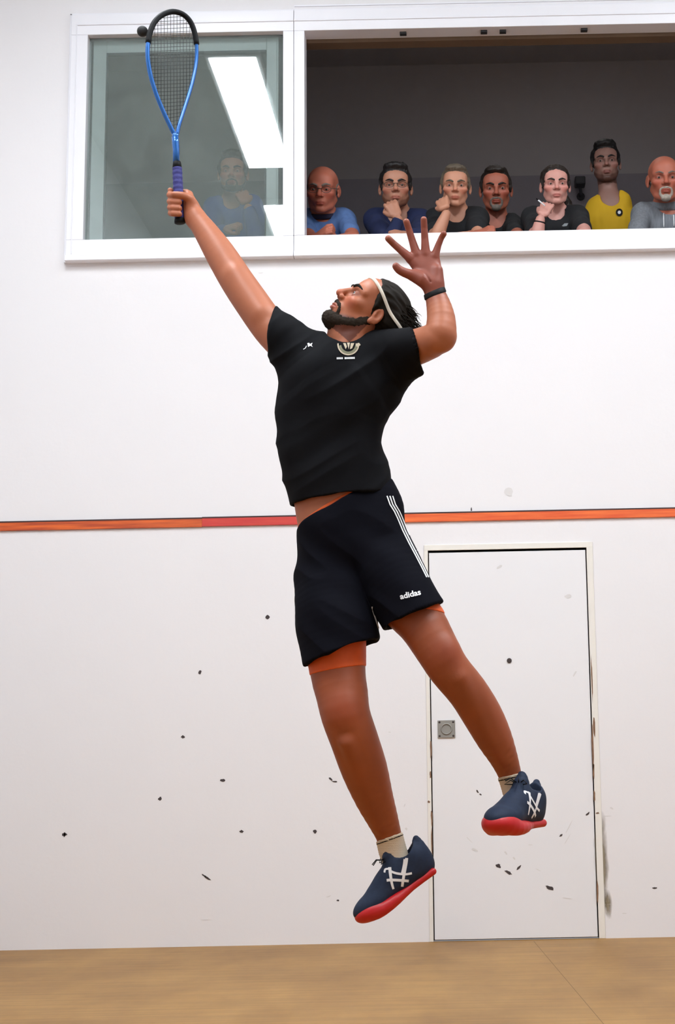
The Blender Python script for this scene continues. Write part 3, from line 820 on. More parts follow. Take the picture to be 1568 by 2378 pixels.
# hair, beard
hx = x_hd
hp = [hx.ell((0, -.020, .040), (.0830, .103, .0885), .01), hx.ell((0, -.075, -.012), (.062, .048, .062), .03)]
hp += [hx.grp([(0, -.085, .05), (0, -.110, .055), (0, -.130, .05)], [.045, .030, .010], .03, 2), hx.grp([(-.055, -.06, .02), (-.062, -.105, .01), (-.06, -.128, -.01)], [.035, .024, .008], .03, 2),
       hx.grp([(.055, -.06, .02), (.055, -.105, .01), (.05, -.122, -.01)], [.035, .024, .008], .03, 2), hx.grp([(0, -.07, -.03), (0, -.11, -.035), (0, -.13, -.03)], [.045, .03, .01], .03, 2)]
hp += [hx.grp([(s*.0745, .016, .03), (s*.0735, .018, .0), (s*.071, .022, -.03)], [.009, .007, .006], .008, 2) for s in (-1, 1)]
hp.append(Cut(hx.p(0, .045, .078), hx.R @ np.array([0, .80, -.30]), .01))
hp.append(hx.ell((0, .080, .015), (.085, .060, .074), .008, 's'))
for s in (-1, 1): hp.append(hx.ell((s*.09, -.010, -.012), (.022, .022, .034), .006, 's'))
hair, hV, hF = sdf_obj('hair', hp, .003, m_hair, player, disp=lambda V, N: .0028*vnoise(hx.inv(V), (110, 30, 110), 3)+.002*vnoise(hx.inv(V), (50, 20, 60), 5))
hn = vnorm(hV, hF); b = MB(); ql = hx.inv(hV); cand = np.where((ql[:, 1] < -.05) & (ql[:, 2] < .11))[0]
r2 = np.random.default_rng(3)
for i in r2.choice(cand, 1100):
    p0_ = hV[i]-hn[i]*.004; q = ql[i]
    dl = np.array([q[0]*1.2+r2.normal(0, .15), -1.0, .10+r2.normal(0, .28)]); dl /= np.linalg.norm(dl); L_ = r2.uniform(.02, .065)*(1.15 if q[1] < -.10 else .6)
    d3 = hx.R @ dl; n3 = hn[i]; gv = hx.R @ np.array([0, 0, -1.])*0+np.array([0, 0, -1.])
    pts = [p0_+d3*L_*t+n3*.25*L_*t*(1-t)+gv*L_*.22*t*t+r2.normal(0, .0011, 3)*t for t in np.linspace(0, 1, 6)]
    b.tube(pts, [.0017, .0016, .0014, .0011, .0007, .0003], 4, caps=False)
b.obj('hair_strand', m_hair, hair, True)['kind'] = 'stuff'
m_beard = mat('dark trimmed beard', (.022, .014, .008), rough=.8, spec=.2, var=.5, vscale=160, bump=1, bscale=500, bump_dist=.002)
be = []
for s in (-1, 1):
    be.append(hx.grp([(s*.056, -.004, -.040), (s*.053, .012, -.060), (s*.042, .040, -.086), (s*.018, .070, -.100)], [.0200, .0205, .0205, .0205], .015, 2))
    be.append(hx.grp([(s*.030, .074, -.078), (s*.028, .082, -.062), (s*.016, .094, -.0525), (.0, .098, -.051)], [.0075, .0065, .0055, .0055], .006, 2))
be.append(hx.ell((0, .075, -.103), (.029, .0265, .025), .012)); be.append(hx.ell((0, .050, -.108), (.034, .034, .024), .015))
be.append(hx.ell((0, .098, -.069), (.0235, .022, .0115), .003, 's'))
beard, beV, beF = sdf_obj('beard', be, .0026, m_beard, player, disp=lambda V, N: .0016*vnoise(hx.inv(V), (170, 170, 120), 3)+.0010*vnoise(hx.inv(V), (400, 400, 300), 9))

# headband
b = MB(); pts = []
for a in np.linspace(0, 2*PI, 60, endpoint=False):
    d = np.array([math.sin(a), math.cos(a), 0.]); o = np.array([0, -.012, .040+.040*math.cos(a)])
    pts.append((o, d))
bh = BVHTree.FromPolygons(np.vstack([bV, hV]).tolist(), bF.tolist()+(hF+len(bV)).tolist())
ring = []
for o, d in pts:
    so = hx.p(o+d*.2); dd = -(hx.R @ d); h = bh.ray_cast(Vector(so), Vector(dd)); q = np.array(h[0]) if h[0] is not None else hx.p(o+d*.09)
    ring.append(q-dd*.0012)
ring = np.array(ring)
for _ in range(3): ring = (ring+np.roll(ring, 1, 0)+np.roll(ring, -1, 0))/3
nR = len(ring); V = []; Fc = []
up = hx.R @ np.array([0, -.2, 1.])
for i in range(nR):
    rad = ring[i]-hx.p(0, -.015, .05); rad /= np.linalg.norm(rad)
    for a, bb in ((-.0048, .0012), (-.0048, .0042), (.0048, .0042), (.0048, .0012)): V.append(ring[i]+up*a+rad*bb)
for i in range(nR):
    j = (i+1) % nR
    for k in range(4): Fc.append((i*4+k, j*4+k, j*4+(k+1) % 4, i*4+(k+1) % 4))
b.add(V, Fc); m_band = mat('cream headband', (.68, .62, .52), rough=.8); b.obj('headband', m_band, player, True)['label'] = 'narrow cream headband'

# jersey
sh = [chain([(802, 1220, 122), (795, 1165, 121), (785, 1120, 122), (772, 1080, 121), (763, 1040, 120.5), (764, 1000, 122), (771, 950, 127), (786, 905, 124)], .03, 4, (1, .74, 1)),
      chain([(750, 905, 95), (712, 848, 66), (668, 797, 55), (622, 762, 47.5, .02), (590, 725, 48, .04)], .03, 3),
      chain([(700, 840, 55), (735, 835, 55), (800, 850, 66), (880, 832, 60)], .035, 3, (1, .95, 1)),
      chain([(870, 840, 66), (925, 816, 51, -.05), (985, 803, 45, -.14), (1010, 790, 44, -.18)], .03, 3),
      chain([(840, 900, 88), (880, 872, 66), (925, 845, 52, -.03), (965, 828, 44, -.07)], .03, 3)]
sh.append(Cut(pc(631, 770, .02), vd(-1, .16, .0)+np.array([0, 0, 0]), .003))
sh.append(lineplane((955, 766), (979, 852), -.12, flip=True, tilt=0)); sh[-1].n = -sh[-1].n if (pc(700, 900)-sh[-1].p) @ sh[-1].n > 0 else sh[-1].n
# open the right sleeve towards the camera side a little
hem = lineplane((675, 1176), (912, 1146)); hem.n = hem.n if (pc(700, 900)-hem.p) @ hem.n < 0 else -hem.n
sh.append(hem)
sh.append(chain([(790, 1160, 112), (800, 1230, 116)], .004, 1, (1, .72, 1), 's'))
sh.append(chain([(812, 700, 60, -.01), (806, 750, 54, -.015), (805, 782, 50, -.02)], .006, 2, op='s'))
cuts = [(lambda V: V)]
def shirt_disp(V, N):
    q = (V-pc(780, 1000)) @ np.column_stack([r_, c_, u_])
    a = .55; u = q[:, 0]*math.cos(a)+q[:, 2]*math.sin(a); v = -q[:, 0]*math.sin(a)+q[:, 2]*math.cos(a)
    w1 = vnoise(np.column_stack([u*5, v*19, q[:, 1]*6]), 1, 4)
    w2 = vnoise(np.column_stack([q[:, 0]*22, q[:, 2]*5, q[:, 1]*8]), 1, 8)
    w3 = vnoise(q, (11, 11, 11), 6)
    return .0064*(1-np.abs(w1)*2)*.8+.0046*w2+.0045*w3-.001
shirt, sV, sF = sdf_obj('jersey', sh, .0032, m_shirt, player, disp=shirt_disp)
shirt['label'] = 'black short-sleeved jersey'
# shorts
so = [chain([(775, 1235, 86), (772, 1290, 84), (771, 1345, 84, -.01), (777, 1400, 89.5, -.03), (784, 1455, 93, -.05), (794, 1515, 90, -.065), (806, 1575, 90, -.08)], .02, 4, (1, 1.05, 1)),
      chain([(868, 1140, 50), (870, 1190, 66), (868, 1240, 78), (880, 1290, 86), (912, 1345, 82, -.04), (938, 1390, 77, -.07), (966, 1440, 75, -.09)], .02, 4, (1, 1.05, 1)),
      chain([(800, 1200, 95), (815, 1260, 100)], .03, 2, (1, .95, 1))]
wl = lineplane((688, 1236), (812, 1166)); wl.n = wl.n if (pc(800, 1400)-wl.p) @ wl.n < 0 else -wl.n
so.append(wl)
shA = list(so)
hemA = lineplane((708, 1554), (862, 1494)); hemA.n = hemA.n if (pc(800, 1300)-hemA.p) @ hemA.n < 0 else -hemA.n
hemB = lineplane((890, 1466), (1029, 1401), -.05); hemB.n = hemB.n if (pc(800, 1300)-hemB.p) @ hemB.n < 0 else -hemB.n
so[0] = chain([(775, 1235, 86), (772, 1290, 84), (771, 1345, 84, -.01), (777, 1400, 89.5, -.03), (784, 1455, 93, -.05), (794, 1515, 90, -.065), (806, 1575, 90, -.08)], .02, 4, (1, 1.05, 1))
# each leg is trimmed on its own, then both are merged with the seat
legA = [so[0], hemA, chain([(790, 1495, 84, -.06), (803, 1600, 84, -.08)], .004, 1, op='s')]
legB = [so[1], hemB, chain([(945, 1400, 66, -.08), (985, 1475, 70, -.10)], .004, 1, op='s')]
class Sub:
    "a trimmed sub-shape used as one union member"
    def __init__(s, prims, k=.012):
        s.prims = prims; s.k = k; s.op = 'u'; us = [p for p in prims if p.op == 'u']
        s.lo = np.min([p.lo.min(0) for p in us], 0)[None]; s.hi = np.max([p.hi.max(0) for p in us], 0)[None]; s.mg = k
    def near(s, lo, hi, m): s._b = (lo, hi, m); return np.array([0]) if np.all(s.lo[0]-m-s.mg < hi) and np.all(s.hi[0]+m+s.mg > lo) else np.array([], int)
    def ev(s, X, idx): return field(s.prims, X, s._b[0]-.02, s._b[1]+.02, s._b[2])
prims = [Sub(legA, .008), Sub(legB, .008), so[2], wl, chain([(800, 1150, 92), (800, 1215, 97)], .004, 1, (1, .74, 1), 's')]
def shorts_disp(V, N):
    q = (V-pc(830, 1350)) @ np.column_stack([r_, c_, u_])
    w1 = vnoise(np.column_stack([q[:, 0]*7, q[:, 2]*16+q[:, 0]*8, q[:, 1]*7]), 1, 4); w3 = vnoise(q, (13, 13, 13), 6)
    top = np.clip((q[:, 2]-.07)/.1, 0, 1)
    w4 = 1-2*np.abs(vnoise(np.column_stack([q[:, 0]*9+q[:, 2]*14, q[:, 2]*4-q[:, 0]*3, q[:, 1]*9]), 1, 11)); return .0050*w1*(.5+top)+.003*w3+.0035*w4
shorts, oV, oF = sdf_obj('shorts', prims, .0032, m_shorts, player, disp=shorts_disp)
shorts['label'] = 'black shorts with three white side stripes'
# orange compression shorts: the strip of them at each thigh and along the belly
uA = [leg(LEG_A, 2.0, .004), Cut(pc(782, 1450), u_, .002)]
ln = lineplane((719, 1573), (846, 1551)); ln.n = ln.n if (pc(800, 1300)-ln.p) @ ln.n < 0 else -ln.n; uA.append(ln)
uB = [leg(LEG_B, 1.8, .004), Cut(pc(930, 1380, -.04), (pc(930, 1380, -.04)-pc(1000, 1500, -.04))*1.0, .002)]
ln = lineplane((985, 1418), (1031, 1425), -.08); ln.n = ln.n if (pc(800, 1300)-ln.p) @ ln.n < 0 else -ln.n; uB.append(ln)
ln = lineplane((688, 1226), (800, 1163)); ln.n = ln.n if (pc(800, 1400)-ln.p) @ ln.n < 0 else -ln.n
ln2 = lineplane((688, 1260), (800, 1200)); ln2.n = -ln2.n if (pc(800, 1400)-ln2.p) @ ln2.n < 0 else ln2.n
uC = [chain(tor, .004, 4, (1, .70, 1), add=1.8), ln, ln2]
for u_q, lq in ((uA, 'orange undershorts hem below the shorts, lower thigh'), (uB, 'orange undershorts edge below the shorts, far thigh'), (uC, 'orange undershorts edge above the waistband')):
    sdf_obj('undershorts', u_q, .0027, m_orange, player)[0]['label'] = lq

# prints laid on the fabric
b_sh = BVHTree.FromPolygons(sV.tolist(), sF.tolist()); b_so = BVHTree.FromPolygons(oV.tolist(), oF.tolist())
def hit(bv, px, py, off=.0012):
    d = ray(px, py); d = d/np.linalg.norm(d); h = bv.ray_cast(Vector(CAM), Vector(d))
    if h[0] is None: return None
    n = np.array(h[1]); n = -n if n @ d > 0 else n
    return np.array(h[0])+n*off
def ribbon(bm, bv, pts, w, m=0, step=2.0, off=.0012):
    pts = [np.array(p, float) for p in pts]; S = []
    for a, c in zip(pts[:-1], pts[1:]):
        n = max(1, int(np.linalg.norm(c-a)/step)); S += [a+(c-a)*i/n for i in range(n)]
    S.append(pts[-1]); prev = None; W = w if isinstance(w, (list, tuple)) else [w, w]
    for i, p in enumerate(S):
        t = S[min(i+1, len(S)-1)]-S[max(i-1, 0)]; t = t/(np.linalg.norm(t)+1e-9); nn = np.array([-t[1], t[0]])
        ww = W[0]+(W[1]-W[0])*i/max(1, len(S)-1)
        row = [hit(bv, *(p+nn*ww*f), off) for f in (-.5, 0, .5)]
        if any(q is None for q in row) or max(np.linalg.norm(row[0]-row[2]), 0) > .03: prev = None; continue
        if prev is not None and np.linalg.norm(prev[1]-row[1]) < .03:
            bm.add([prev[0], prev[1], prev[2], row[0], row[1], row[2]], [(0, 1, 4, 3), (1, 2, 5, 4)], m)
        prev = row
def patch(bm, bv, poly, m=0, off=.0012):
    import bmesh
    t = bmesh.new(); vs = [t.verts.new((p[0], p[1], 0)) for p in poly]; t.faces.new(vs)
    bmesh.ops.triangulate(t, faces=t.faces[:])
    bmesh.ops.subdivide_edges(t, edges=t.edges[:], cuts=2, use_grid_fill=True)
    t.verts.index_update(); V = [hit(bv, v.co.x, v.co.y, off) for v in t.verts]
    F_ = [[v.index for v in f.verts] for f in t.faces]
    if all(v is not None for v in V): bm.add(V, F_, m)
    t.free()
def text_px(bm, bv, s, cx, cy, width, ang, m=0, off=.0014, bold=.02, hgt=None):
    cu_ = bpy.data.curves.new('t', 'FONT'); cu_.body = s; cu_.offset = bold; cu_.resolution_u = 3; cu_.align_x = 'CENTER'
    o = bpy.data.objects.new('t', cu_); C.objects.link(o); bpy.context.view_layer.update()
    me = bpy.data.meshes.new_from_object(o.evaluated_get(bpy.context.evaluated_depsgraph_get()))
    V = np.array([v.co[:2] for v in me.vertices]); F_ = [list(p.vertices) for p in me.polygons]
    bpy.data.objects.remove(o); bpy.data.curves.remove(cu_)
    mn, mx = V.min(0), V.max(0); V = V-(mn+mx)/2; k = width/(mx-mn)[0]; V = V*k
    if hgt: V[:, 1] *= hgt/((mx-mn)[1]*k)
    ca, sa = math.cos(ang), math.sin(ang)
    Pq = [hit(bv, cx+x*ca+y*sa, cy-(-x*sa+y*ca), off) for x, y in V]
    if all(q is not None for q in Pq): bm.add(Pq, F_, m)
b = MB()
base = [(898, 1152), (905, 1172), (915, 1188), (922, 1203), (934, 1232), (949, 1262), (964, 1290), (978, 1317), (990, 1341)]
for k_ in range(3):
    ribbon(b, b_so, [(x+k_*(6.5-.25*i)+.5, y) for i, (x, y) in enumerate(base)], 2.8 if k_ < 2 else 2.4, off=.0016)
b.obj('side_stripes', m_white, shorts)['label'] = 'three white stripes down the side'
b = MB(); text_px(b, b_so, 'adidas', 953, 1380.5, 48, math.radians(-13), off=.0022, bold=.03, hgt=14); b.obj('lettering', m_white, shorts)['label'] = 'small white lettering at the hem'
b = MB(); ribbon(b, b_so, [(866, 1408), (865, 1420), (874, 1448), (880, 1466)], 3.0, off=.0025); b.obj('piping', m_white, shorts)['label'] = 'white piping on the inner leg'
m_beige = mat('beige print', (.42, .34, .24), rough=.7); m_bd = mat('olive print', (.14, .13, .07), rough=.7)
b = MB(); cxx, cyy, rr = 809, 801, 24
arc = [(cxx+rr*math.cos(a), cyy+rr*.98*math.sin(a)) for a in np.linspace(-.15, PI+.1, 24)]
ribbon(b, b_sh, arc, 3.2, 0, 1.5, .0022)
ribbon(b, b_sh, [(cxx+19*math.cos(a), cyy+19*math.sin(a)) for a in np.linspace(.1, PI-.1, 20)], 5.5, 1, 1.5, .0018)
for p in [[(797, 798), (803, 798), (806, 806), (803, 812)], [(806, 797), (813, 797), (810, 812)], [(815, 798), (823, 798), (818, 810), (813, 812)], [(826, 799), (835, 798), (838, 802), (831, 807), (827, 805)]]:
    patch(b, b_sh, p, 0, .0022)
x = 782
for wd in (3, 3, 3.5, 2.5, 3, 0, 4, 3, 2.2, 3, 3, 3.5, 2.5, 3):
    if wd: patch(b, b_sh, [(x, 830.5-(x-782)*.02), (x+wd-.8, 830.5-(x-782)*.02), (x+wd-.6, 835-(x-782)*.02), (x, 835-(x-782)*.02)], 2, .002)
    x += wd if wd else 3.5
b.obj('crest', [m_beige, m_bd, m_white], shirt)['label'] = 'beige round crest over a line of tiny white letters'
b = MB(); patch(b, b_sh, [(714, 798), (718, 797), (720, 800), (726, 797), (724, 803), (727, 807), (721, 804), (716, 807)], 0, .002)
ribbon(b, b_sh, [(712, 804), (710, 809), (705, 812)], 1.6, 0, 1, .002); b.obj('small_logo', m_white, shirt)['label'] = 'tiny white mark on the chest'

# wristband
b = MB(); wc = [pc(1009, 674, HY), pc(1011, 691, HY)]
t_ = wc[1]-wc[0]; t_ /= np.linalg.norm(t_)
tt = t_+np.array([0, -.35, 0])*0
wr = [Grp([pc(1008, 673, HY), pc(1013, 690, HY-.003)], [R_(1009, 680, Yp, 25.0), R_(1012, 690, Yp, 26.5)], .002, 1)]
ax = pc(1012, 692, HY)-pc(1008.5, 674, HY); ax = ax/np.linalg.norm(ax); axx = ax+vd(.22, 0, -.25)
wr += [Cut(pc(1008, 675, HY), -axx, .003), Cut(pc(1011, 688.5, HY), axx, .003)]
sdf_obj('wristband', wr, .0025, m_blk, player)[0]['label'] = 'black band on the raised left wrist'

# shoes and socks
def shoe(x, ank, side, laces_dir=1):
    up_ = [x.ell((.046, 0, .052), (.048, .036, .056), .02), x.ell((.125, 0, .050), (.085, .041, .050), .03), x.ell((.222, 0, .034), (.078, .047, .036), .02),
           x.grp([(.085, 0, .085), (.13, 0, .078), (.20, 0, .046)], [.031, .031, .034], .02, 2),
           x.grp([(.045, 0, .08), (.052, 0, .092)], [.036, .035], .02, 1), x.ell((.068, 0, .128), (.040, .07, .030), .012, 's'),
           x.grp([(.022, 0, .06), (.014, 0, .095), (.011, 0, .116)], [.022, .017, .010], .012, 2),
           x.grp([(.118, 0, .085), (.110, 0, .118), (.103, 0, .138)], [.028, .023, .014], .012, 2)]
    up_ += [x.cut((0, 0, .004), (0, 0, -1)), x.grp([(.058, 0, .068), (.062, 0, .125), (.064, 0, .17)], [.030, .036, .040], .004, 1, 's')]
    V, Fc = surf(up_, .0026)
    o = mesh_np('shoe', V, Fc, m_navy, player, True)
    bv = BVHTree.FromPolygons(V.tolist(), Fc.tolist())
    sl = [Grp([x.p(.036, 0, .009), x.p(.12, -.002, .009), x.p(.19, 0, .011), x.p(.243, 0, .018), x.p(.262, 0, .024)], [.018, .016, .018, .020, .02], .004, 2)]
    sl = []
    for yy in (-1, 0, 1):
        sl.append(x.grp([(.026, yy*.022, .006), (.105, yy*.020, .006), (.165, yy*.033, .005), (.215, yy*.033, .006), (.250, yy*.026, .014), (.270, yy*.012, .024)], [.0110, .0115, .0170, .0225, .0225, .019], .012, 2))
    sl.append(x.ell((.246, 0, .022), (.056, .048, .030), .012))
    sl.append(x.cut((0, 0, -.015), (-.0, 0, -1), .004))
    sl.append(x.grp([(.05, 0, .058), (.15, 0, .056), (.20, 0, .062), (.255, 0, .076)], [.030, .030, .030, .030], .008, 1, 's'))
    s_, sV_, sF_ = sdf_obj('sole', sl, .0026, m_red, o); s_['label'] = 'red rubber sole and toe wrap'
    # heel clip
    h_ = [x.grp([(.004, 0, .03), (.006, 0, .055)], [.012, .010], .01, 1), ]
    # laces
    b = MB()
    for i in range(5):
        t = i/4; cx = .128+t*.070; cz = .108-t*.033; w = .021
        b.tube([x.p(cx-.006, -w, cz-.010), x.p(cx, -w*.5, cz+.001), x.p(cx+.004, 0, cz+.003), x.p(cx+.006, w*.5, cz+.001), x.p(cx+.004, w, cz-.010)], .0026, 6)
    for s in (-1, 1):
        b.tube([x.p(.126, 0, .118), x.p(.134, s*.02, .128), x.p(.144, s*.034, .118), x.p(.128, s*.014, .116)], .0018, 5)
        b.tube([x.p(.126, 0, .118), x.p(.148, s*.012, .134), x.p(.166, s*.020, .128)], .0016, 5)
    b.obj('laces', m_blk, o, True)
    # side logo strokes in shoe coordinates on the face towards `side`
    b = MB()
    def sh_hit(u, w):
        oo = x.p(u, side*.3, w); dd = x.R @ np.array([0, -side, 0.]); h = bv.ray_cast(Vector(oo), Vector(dd))
        return None if h[0] is None else np.array(h[0])-dd*.0016
    def stroke(pts, w0, w1):
        n = 12; pts = catmull(pts, 5) if len(pts) > 2 else np.array([np.array(pts[0])+(np.array(pts[1])-np.array(pts[0]))*i/n for i in range(n+1)]); prev = None
        for i, p in enumerate(pts):
            t = pts[min(i+1, len(pts)-1)]-pts[max(i-1, 0)]; t = t/np.linalg.norm(t); nn = np.array([-t[1], t[0]]); ww = 1.35*(w0+(w1-w0)*i/(len(pts)-1))
            row = [sh_hit(*(p+nn*ww*f)) for f in (-.5, .5)]
            if None in [None if r is None else 1 for r in row]: prev = None; continue
            if prev is not None: b.add([prev[0], prev[1], row[1], row[0]], [(0, 1, 2, 3)])
            prev = row
    stroke([(.052, .112), (.075, .083), (.098, .060), (.118, .040), (.130, .026)], .007, .006)
    stroke([(.064, .106), (.088, .078), (.110, .058)], .004, .005)
    stroke([(.128, .096), (.140, .075), (.150, .054), (.156, .036)], .007, .005)
    stroke([(.083, .042), (.102, .052), (.122, .070), (.132, .084)], .005, .005)
    stroke([(.104, .028), (.122, .044), (.145, .062), (.158, .070)], .006, .006)
    stroke([(.132, .093), (.142, .098), (.150, .092)], .004, .004)
    b.obj('side_logo', m_white, o)['label'] = 'white crossing side stripes'
    # sock
    return o, None
r1, u1, c1 = vframe(920, 2060)
heel1 = pc(1018, 2014, .09); toe1 = pc(843, 2142, .06)
fwd = (toe1-heel1); L1 = np.linalg.norm(fwd); fwd /= L1
upv = np.array([0, -.02, 1.]); _, fy, uz = ortho(fwd, upv); yy = np.cross(uz, fy)
xs1 = Xf(heel1-fwd*.004-uz*.004, fy, yy, uz, L1/.283)
print('shoe1', L1, xs1.s)
shoe1, _ = shoe(xs1, ([0, 0], [0, 0]), 1); shoe1['label'] = 'navy and red court shoe, lower foot'
r2_, u2_, c2_ = vframe(1195, 1880)
f2 = r2_*(-.44)+c2_*.90+u2_*(-.05); up2 = u2_*.97+c2_*.12+r2_*(-.05)
_, fy, uz = ortho(f2, up2); yy = np.cross(uz, fy)
xs2 = Xf(pc(1254, 1915, .13), fy, yy, uz, 1.06)
shoe2, _ = shoe(xs2, None, 1); shoe2['label'] = 'navy and red court shoe pointing at the viewer, higher foot'
for rows, top in ((LEG_A, ((872, 1955), (944, 1929))), (LEG_B, ((1160, 1806), (1222, 1792)))):
    low = pc(rows[-1][0], rows[-1][1], .08); side = lambda ln, sg: setattr(ln, 'n', ln.n if ((low-ln.p) @ ln.n)*sg < 0 else -ln.n) or ln
    ext = list(rows[6:])+[(rows[-1][0]+9, rows[-1][1]+26, 29, rows[-1][3])]
    so_, _, _ = sdf_obj('sock', [chain(ext, .003, 3, add=2.8), side(lineplane(*top, dy=.07), 1)], .003, m_sock, player, disp=lambda V, N: .0005*np.sin(V[:, 2]*900))
    tp = [np.array(t, float) for t in top]
    sdf_obj('sock_stripe', [chain(ext, .003, 3, add=3.7), side(lineplane(tuple(tp[0]+[0, 5]), tuple(tp[1]+[0, 5]), .07), 1), side(lineplane(tuple(tp[0]+[0, 8.5]), tuple(tp[1]+[0, 8.5]), .07), -1)], .0022, m_blk, so_)

# ------------------------------------------------------------------ racket and ball
RY = Yp+GYY
def rp(px, py, d=0): return P(px, py, RY+d)
rk = empty('squash_racket', P(414, 445, RY), 'blue and black strung racket held aloft by the leaping player', 'racket')
out = [(405, 313), (394, 290), (379, 258), (362, 216), (349, 172), (343, 132), (344, 100), (349, 74), (360, 50), (378, 34), (402, 27), (426, 34), (443, 52), (453, 80), (457, 112), (455, 150), (447, 190), (436, 228), (425, 262), (416, 290), (411, 313)]
O3 = catmull(np.array([(a, b_, 0) for a, b_ in out], float), 4)[:, :2]
def fz(px): return (px-400)*.0009      # the head is turned slightly: right side further away
m_blue = mat('glossy blue frame', (.008, .12, .42), rough=.25, spec=.6, metal=.45, coat=.5)
m_str = mat('dark strings', (.015, .013, .015), rough=.5)
b = MB(); fr = [i for i, p in enumerate(O3)]
b.tube([rp(p[0], p[1], fz(p[0])) for p in O3], [R_(400, 150, RY, 5.4 if p[0] < 405 else 4.6) for p in O3], 10)
b.tube([rp(406.5, 318), rp(408, 332), rp(409, 350), rp(409.5, 380)], [R_(400, 330, RY, q) for q in (8.6, 8.6, 8, 8)], 12)
b.tube([rp(405, 311), rp(407, 320)], [R_(400, 330, RY, 6)]*2, 10); b.tube([rp(411, 311), rp(408, 320)], [R_(400, 330, RY, 5.5)]*2, 10)
b.obj('frame', m_blue, rk, True)['label'] = 'glossy blue frame and shaft'
b = MB(); top = [p for p in O3 if p[1] < 104]
b.tube([rp(p[0], p[1], fz(p[0])) for p in top], [R_(400, 60, RY, 6.4)]*len(top), 10); b.obj('bumper_guard', m_blk, rk, True)['label'] = 'black bumper over the tip'
# strings
b = MB(); inner = np.array([(400+(p[0]-400)*.94, 150+(p[1]-150)*.97) for p in O3]); rs = R_(400, 150, RY, .62)
def crossings(val, ax):
    r = []
    for a, c in zip(inner, np.roll(inner, -1, 0)):
        if (a[ax]-val)*(c[ax]-val) < 0: t = (val-a[ax])/(c[ax]-a[ax]); r.append((a+(c-a)*t)[1-ax])
    return sorted(r)
for x in np.arange(352, 456, 7.4):
    c = crossings(x, 0)
    if len(c) >= 2: b.tube([rp(x, c[0], fz(x)), rp(x+(405-x)*0, (c[0]+c[-1])/2, fz(x)), rp(x, c[-1], fz(x))], rs, 5)
for y in np.arange(40, 300, 8.6):
    c = crossings(y, 1)
    if len(c) >= 2: b.tube([rp(c[0], y+2, fz(c[0])), rp((c[0]+c[-1])/2, y, fz(405)), rp(c[-1], y-2, fz(c[-1]))], rs, 5)
b.obj('strings', m_str, rk, True)
m_grip = mat('violet blue grip tape', (.035, .035, .19), rough=.7, bump=.6, bscale=200, var=.25, vscale=60)
b = MB(); pts = []; rad = []
for i in range(60):
    t = i/59; y = 388+t*(512-388); pts.append(rp(411.5+6*t, y)); rad.append(rg*(1+.045*math.sin(t*2*PI*11))*(.92 if t < .03 else 1))
b.tube(pts, rad, 14); b.obj('grip', m_grip, rk, True)['label'] = 'violet-blue wrapped grip'
b = MB(); b.tube([rp(411, 376), rp(411.2, 382), rp(411.6, 392)], [rg*.80, rg*.88, rg*.98], 14); b.obj('collar', m_blk, rk, True)
b = MB(); b.tube([rp(417.4, 508), rp(417.7, 513), rp(418, 518), rp(418.1, 519.5)], [rg*1.03, rg*1.14, rg*1.12, rg*.8], 16); b.obj('butt_cap', m_blk, rk, True)
b = MB(); b.sphere(P(331, 73, RY-.03), .0178, 0, 24, 16)
m_ball = mat('black rubber ball', (.012, .012, .013), rough=.75, bump=.3, bscale=200)
setp(b.obj('squash_ball', m_ball, None, True), 'small black rubber ball just leaving the tip of the racket', 'ball')
# ------------------------------------------------------------------ spectators leaning on the gallery sill
m_den = mat('light blue denim', (.085, .16, .36), rough=.85, var=.35, vscale=14, stretch=(3, 3, .6), bump=.3, bscale=200)
m_dcol = mat('dark violet collar', (.018, .014, .04), rough=.9)
m_jump = mat('navy jumper', (.006, .012, .055), rough=.9, bump=.3, bscale=200)
m_tee = mat('black cotton', (.007, .007, .009), rough=.9)
m_yel = mat('yellow cotton', (.62, .36, .005), rough=.8)
m_hood = mat('grey marl hoodie', (.17, .18, .20), rough=.95, var=.45, vscale=30, stretch=(3, 3, .5))
m_blue8 = mat('blue sweatshirt', (.018, .06, .26), rough=.9)
m_trs = mat('dark trousers', (.02, .02, .025), rough=.9)
m_hblk = mat('near black hair', (.007, .005, .005), rough=.55, var=.4, vscale=80)
m_hbrn = mat('dark brown hair of a spectator', (.016, .009, .006), rough=.55, var=.4, vscale=80)
m_hsand = mat('sandy grey cropped hair', (.10, .075, .05), rough=.7, var=.5, vscale=60)
m_hgrey = mat('grey hair', (.16, .13, .11), rough=.8, var=.4, vscale=80)
m_hwht = mat('white beard hair', (.36, .31, .26), rough=.8, var=.3, vscale=120)
m_glass = mat('thin dark spectacle frame', (.05, .045, .04), rough=.3, metal=.4)
SKINS = {'red': skin_mat('ruddy skin', (.42, .125, .075)), 'tan': skin_mat('olive skin', (.42, .19, .12)), 'fair': skin_mat('fair skin', (.52, .24, .15)),
         'pink': skin_mat('pale pink skin', (.60, .29, .24)), 'deep': skin_mat('dusky skin', (.30, .155, .12))}  # dusky entry is one even, darker skin tone
SILL = ZB
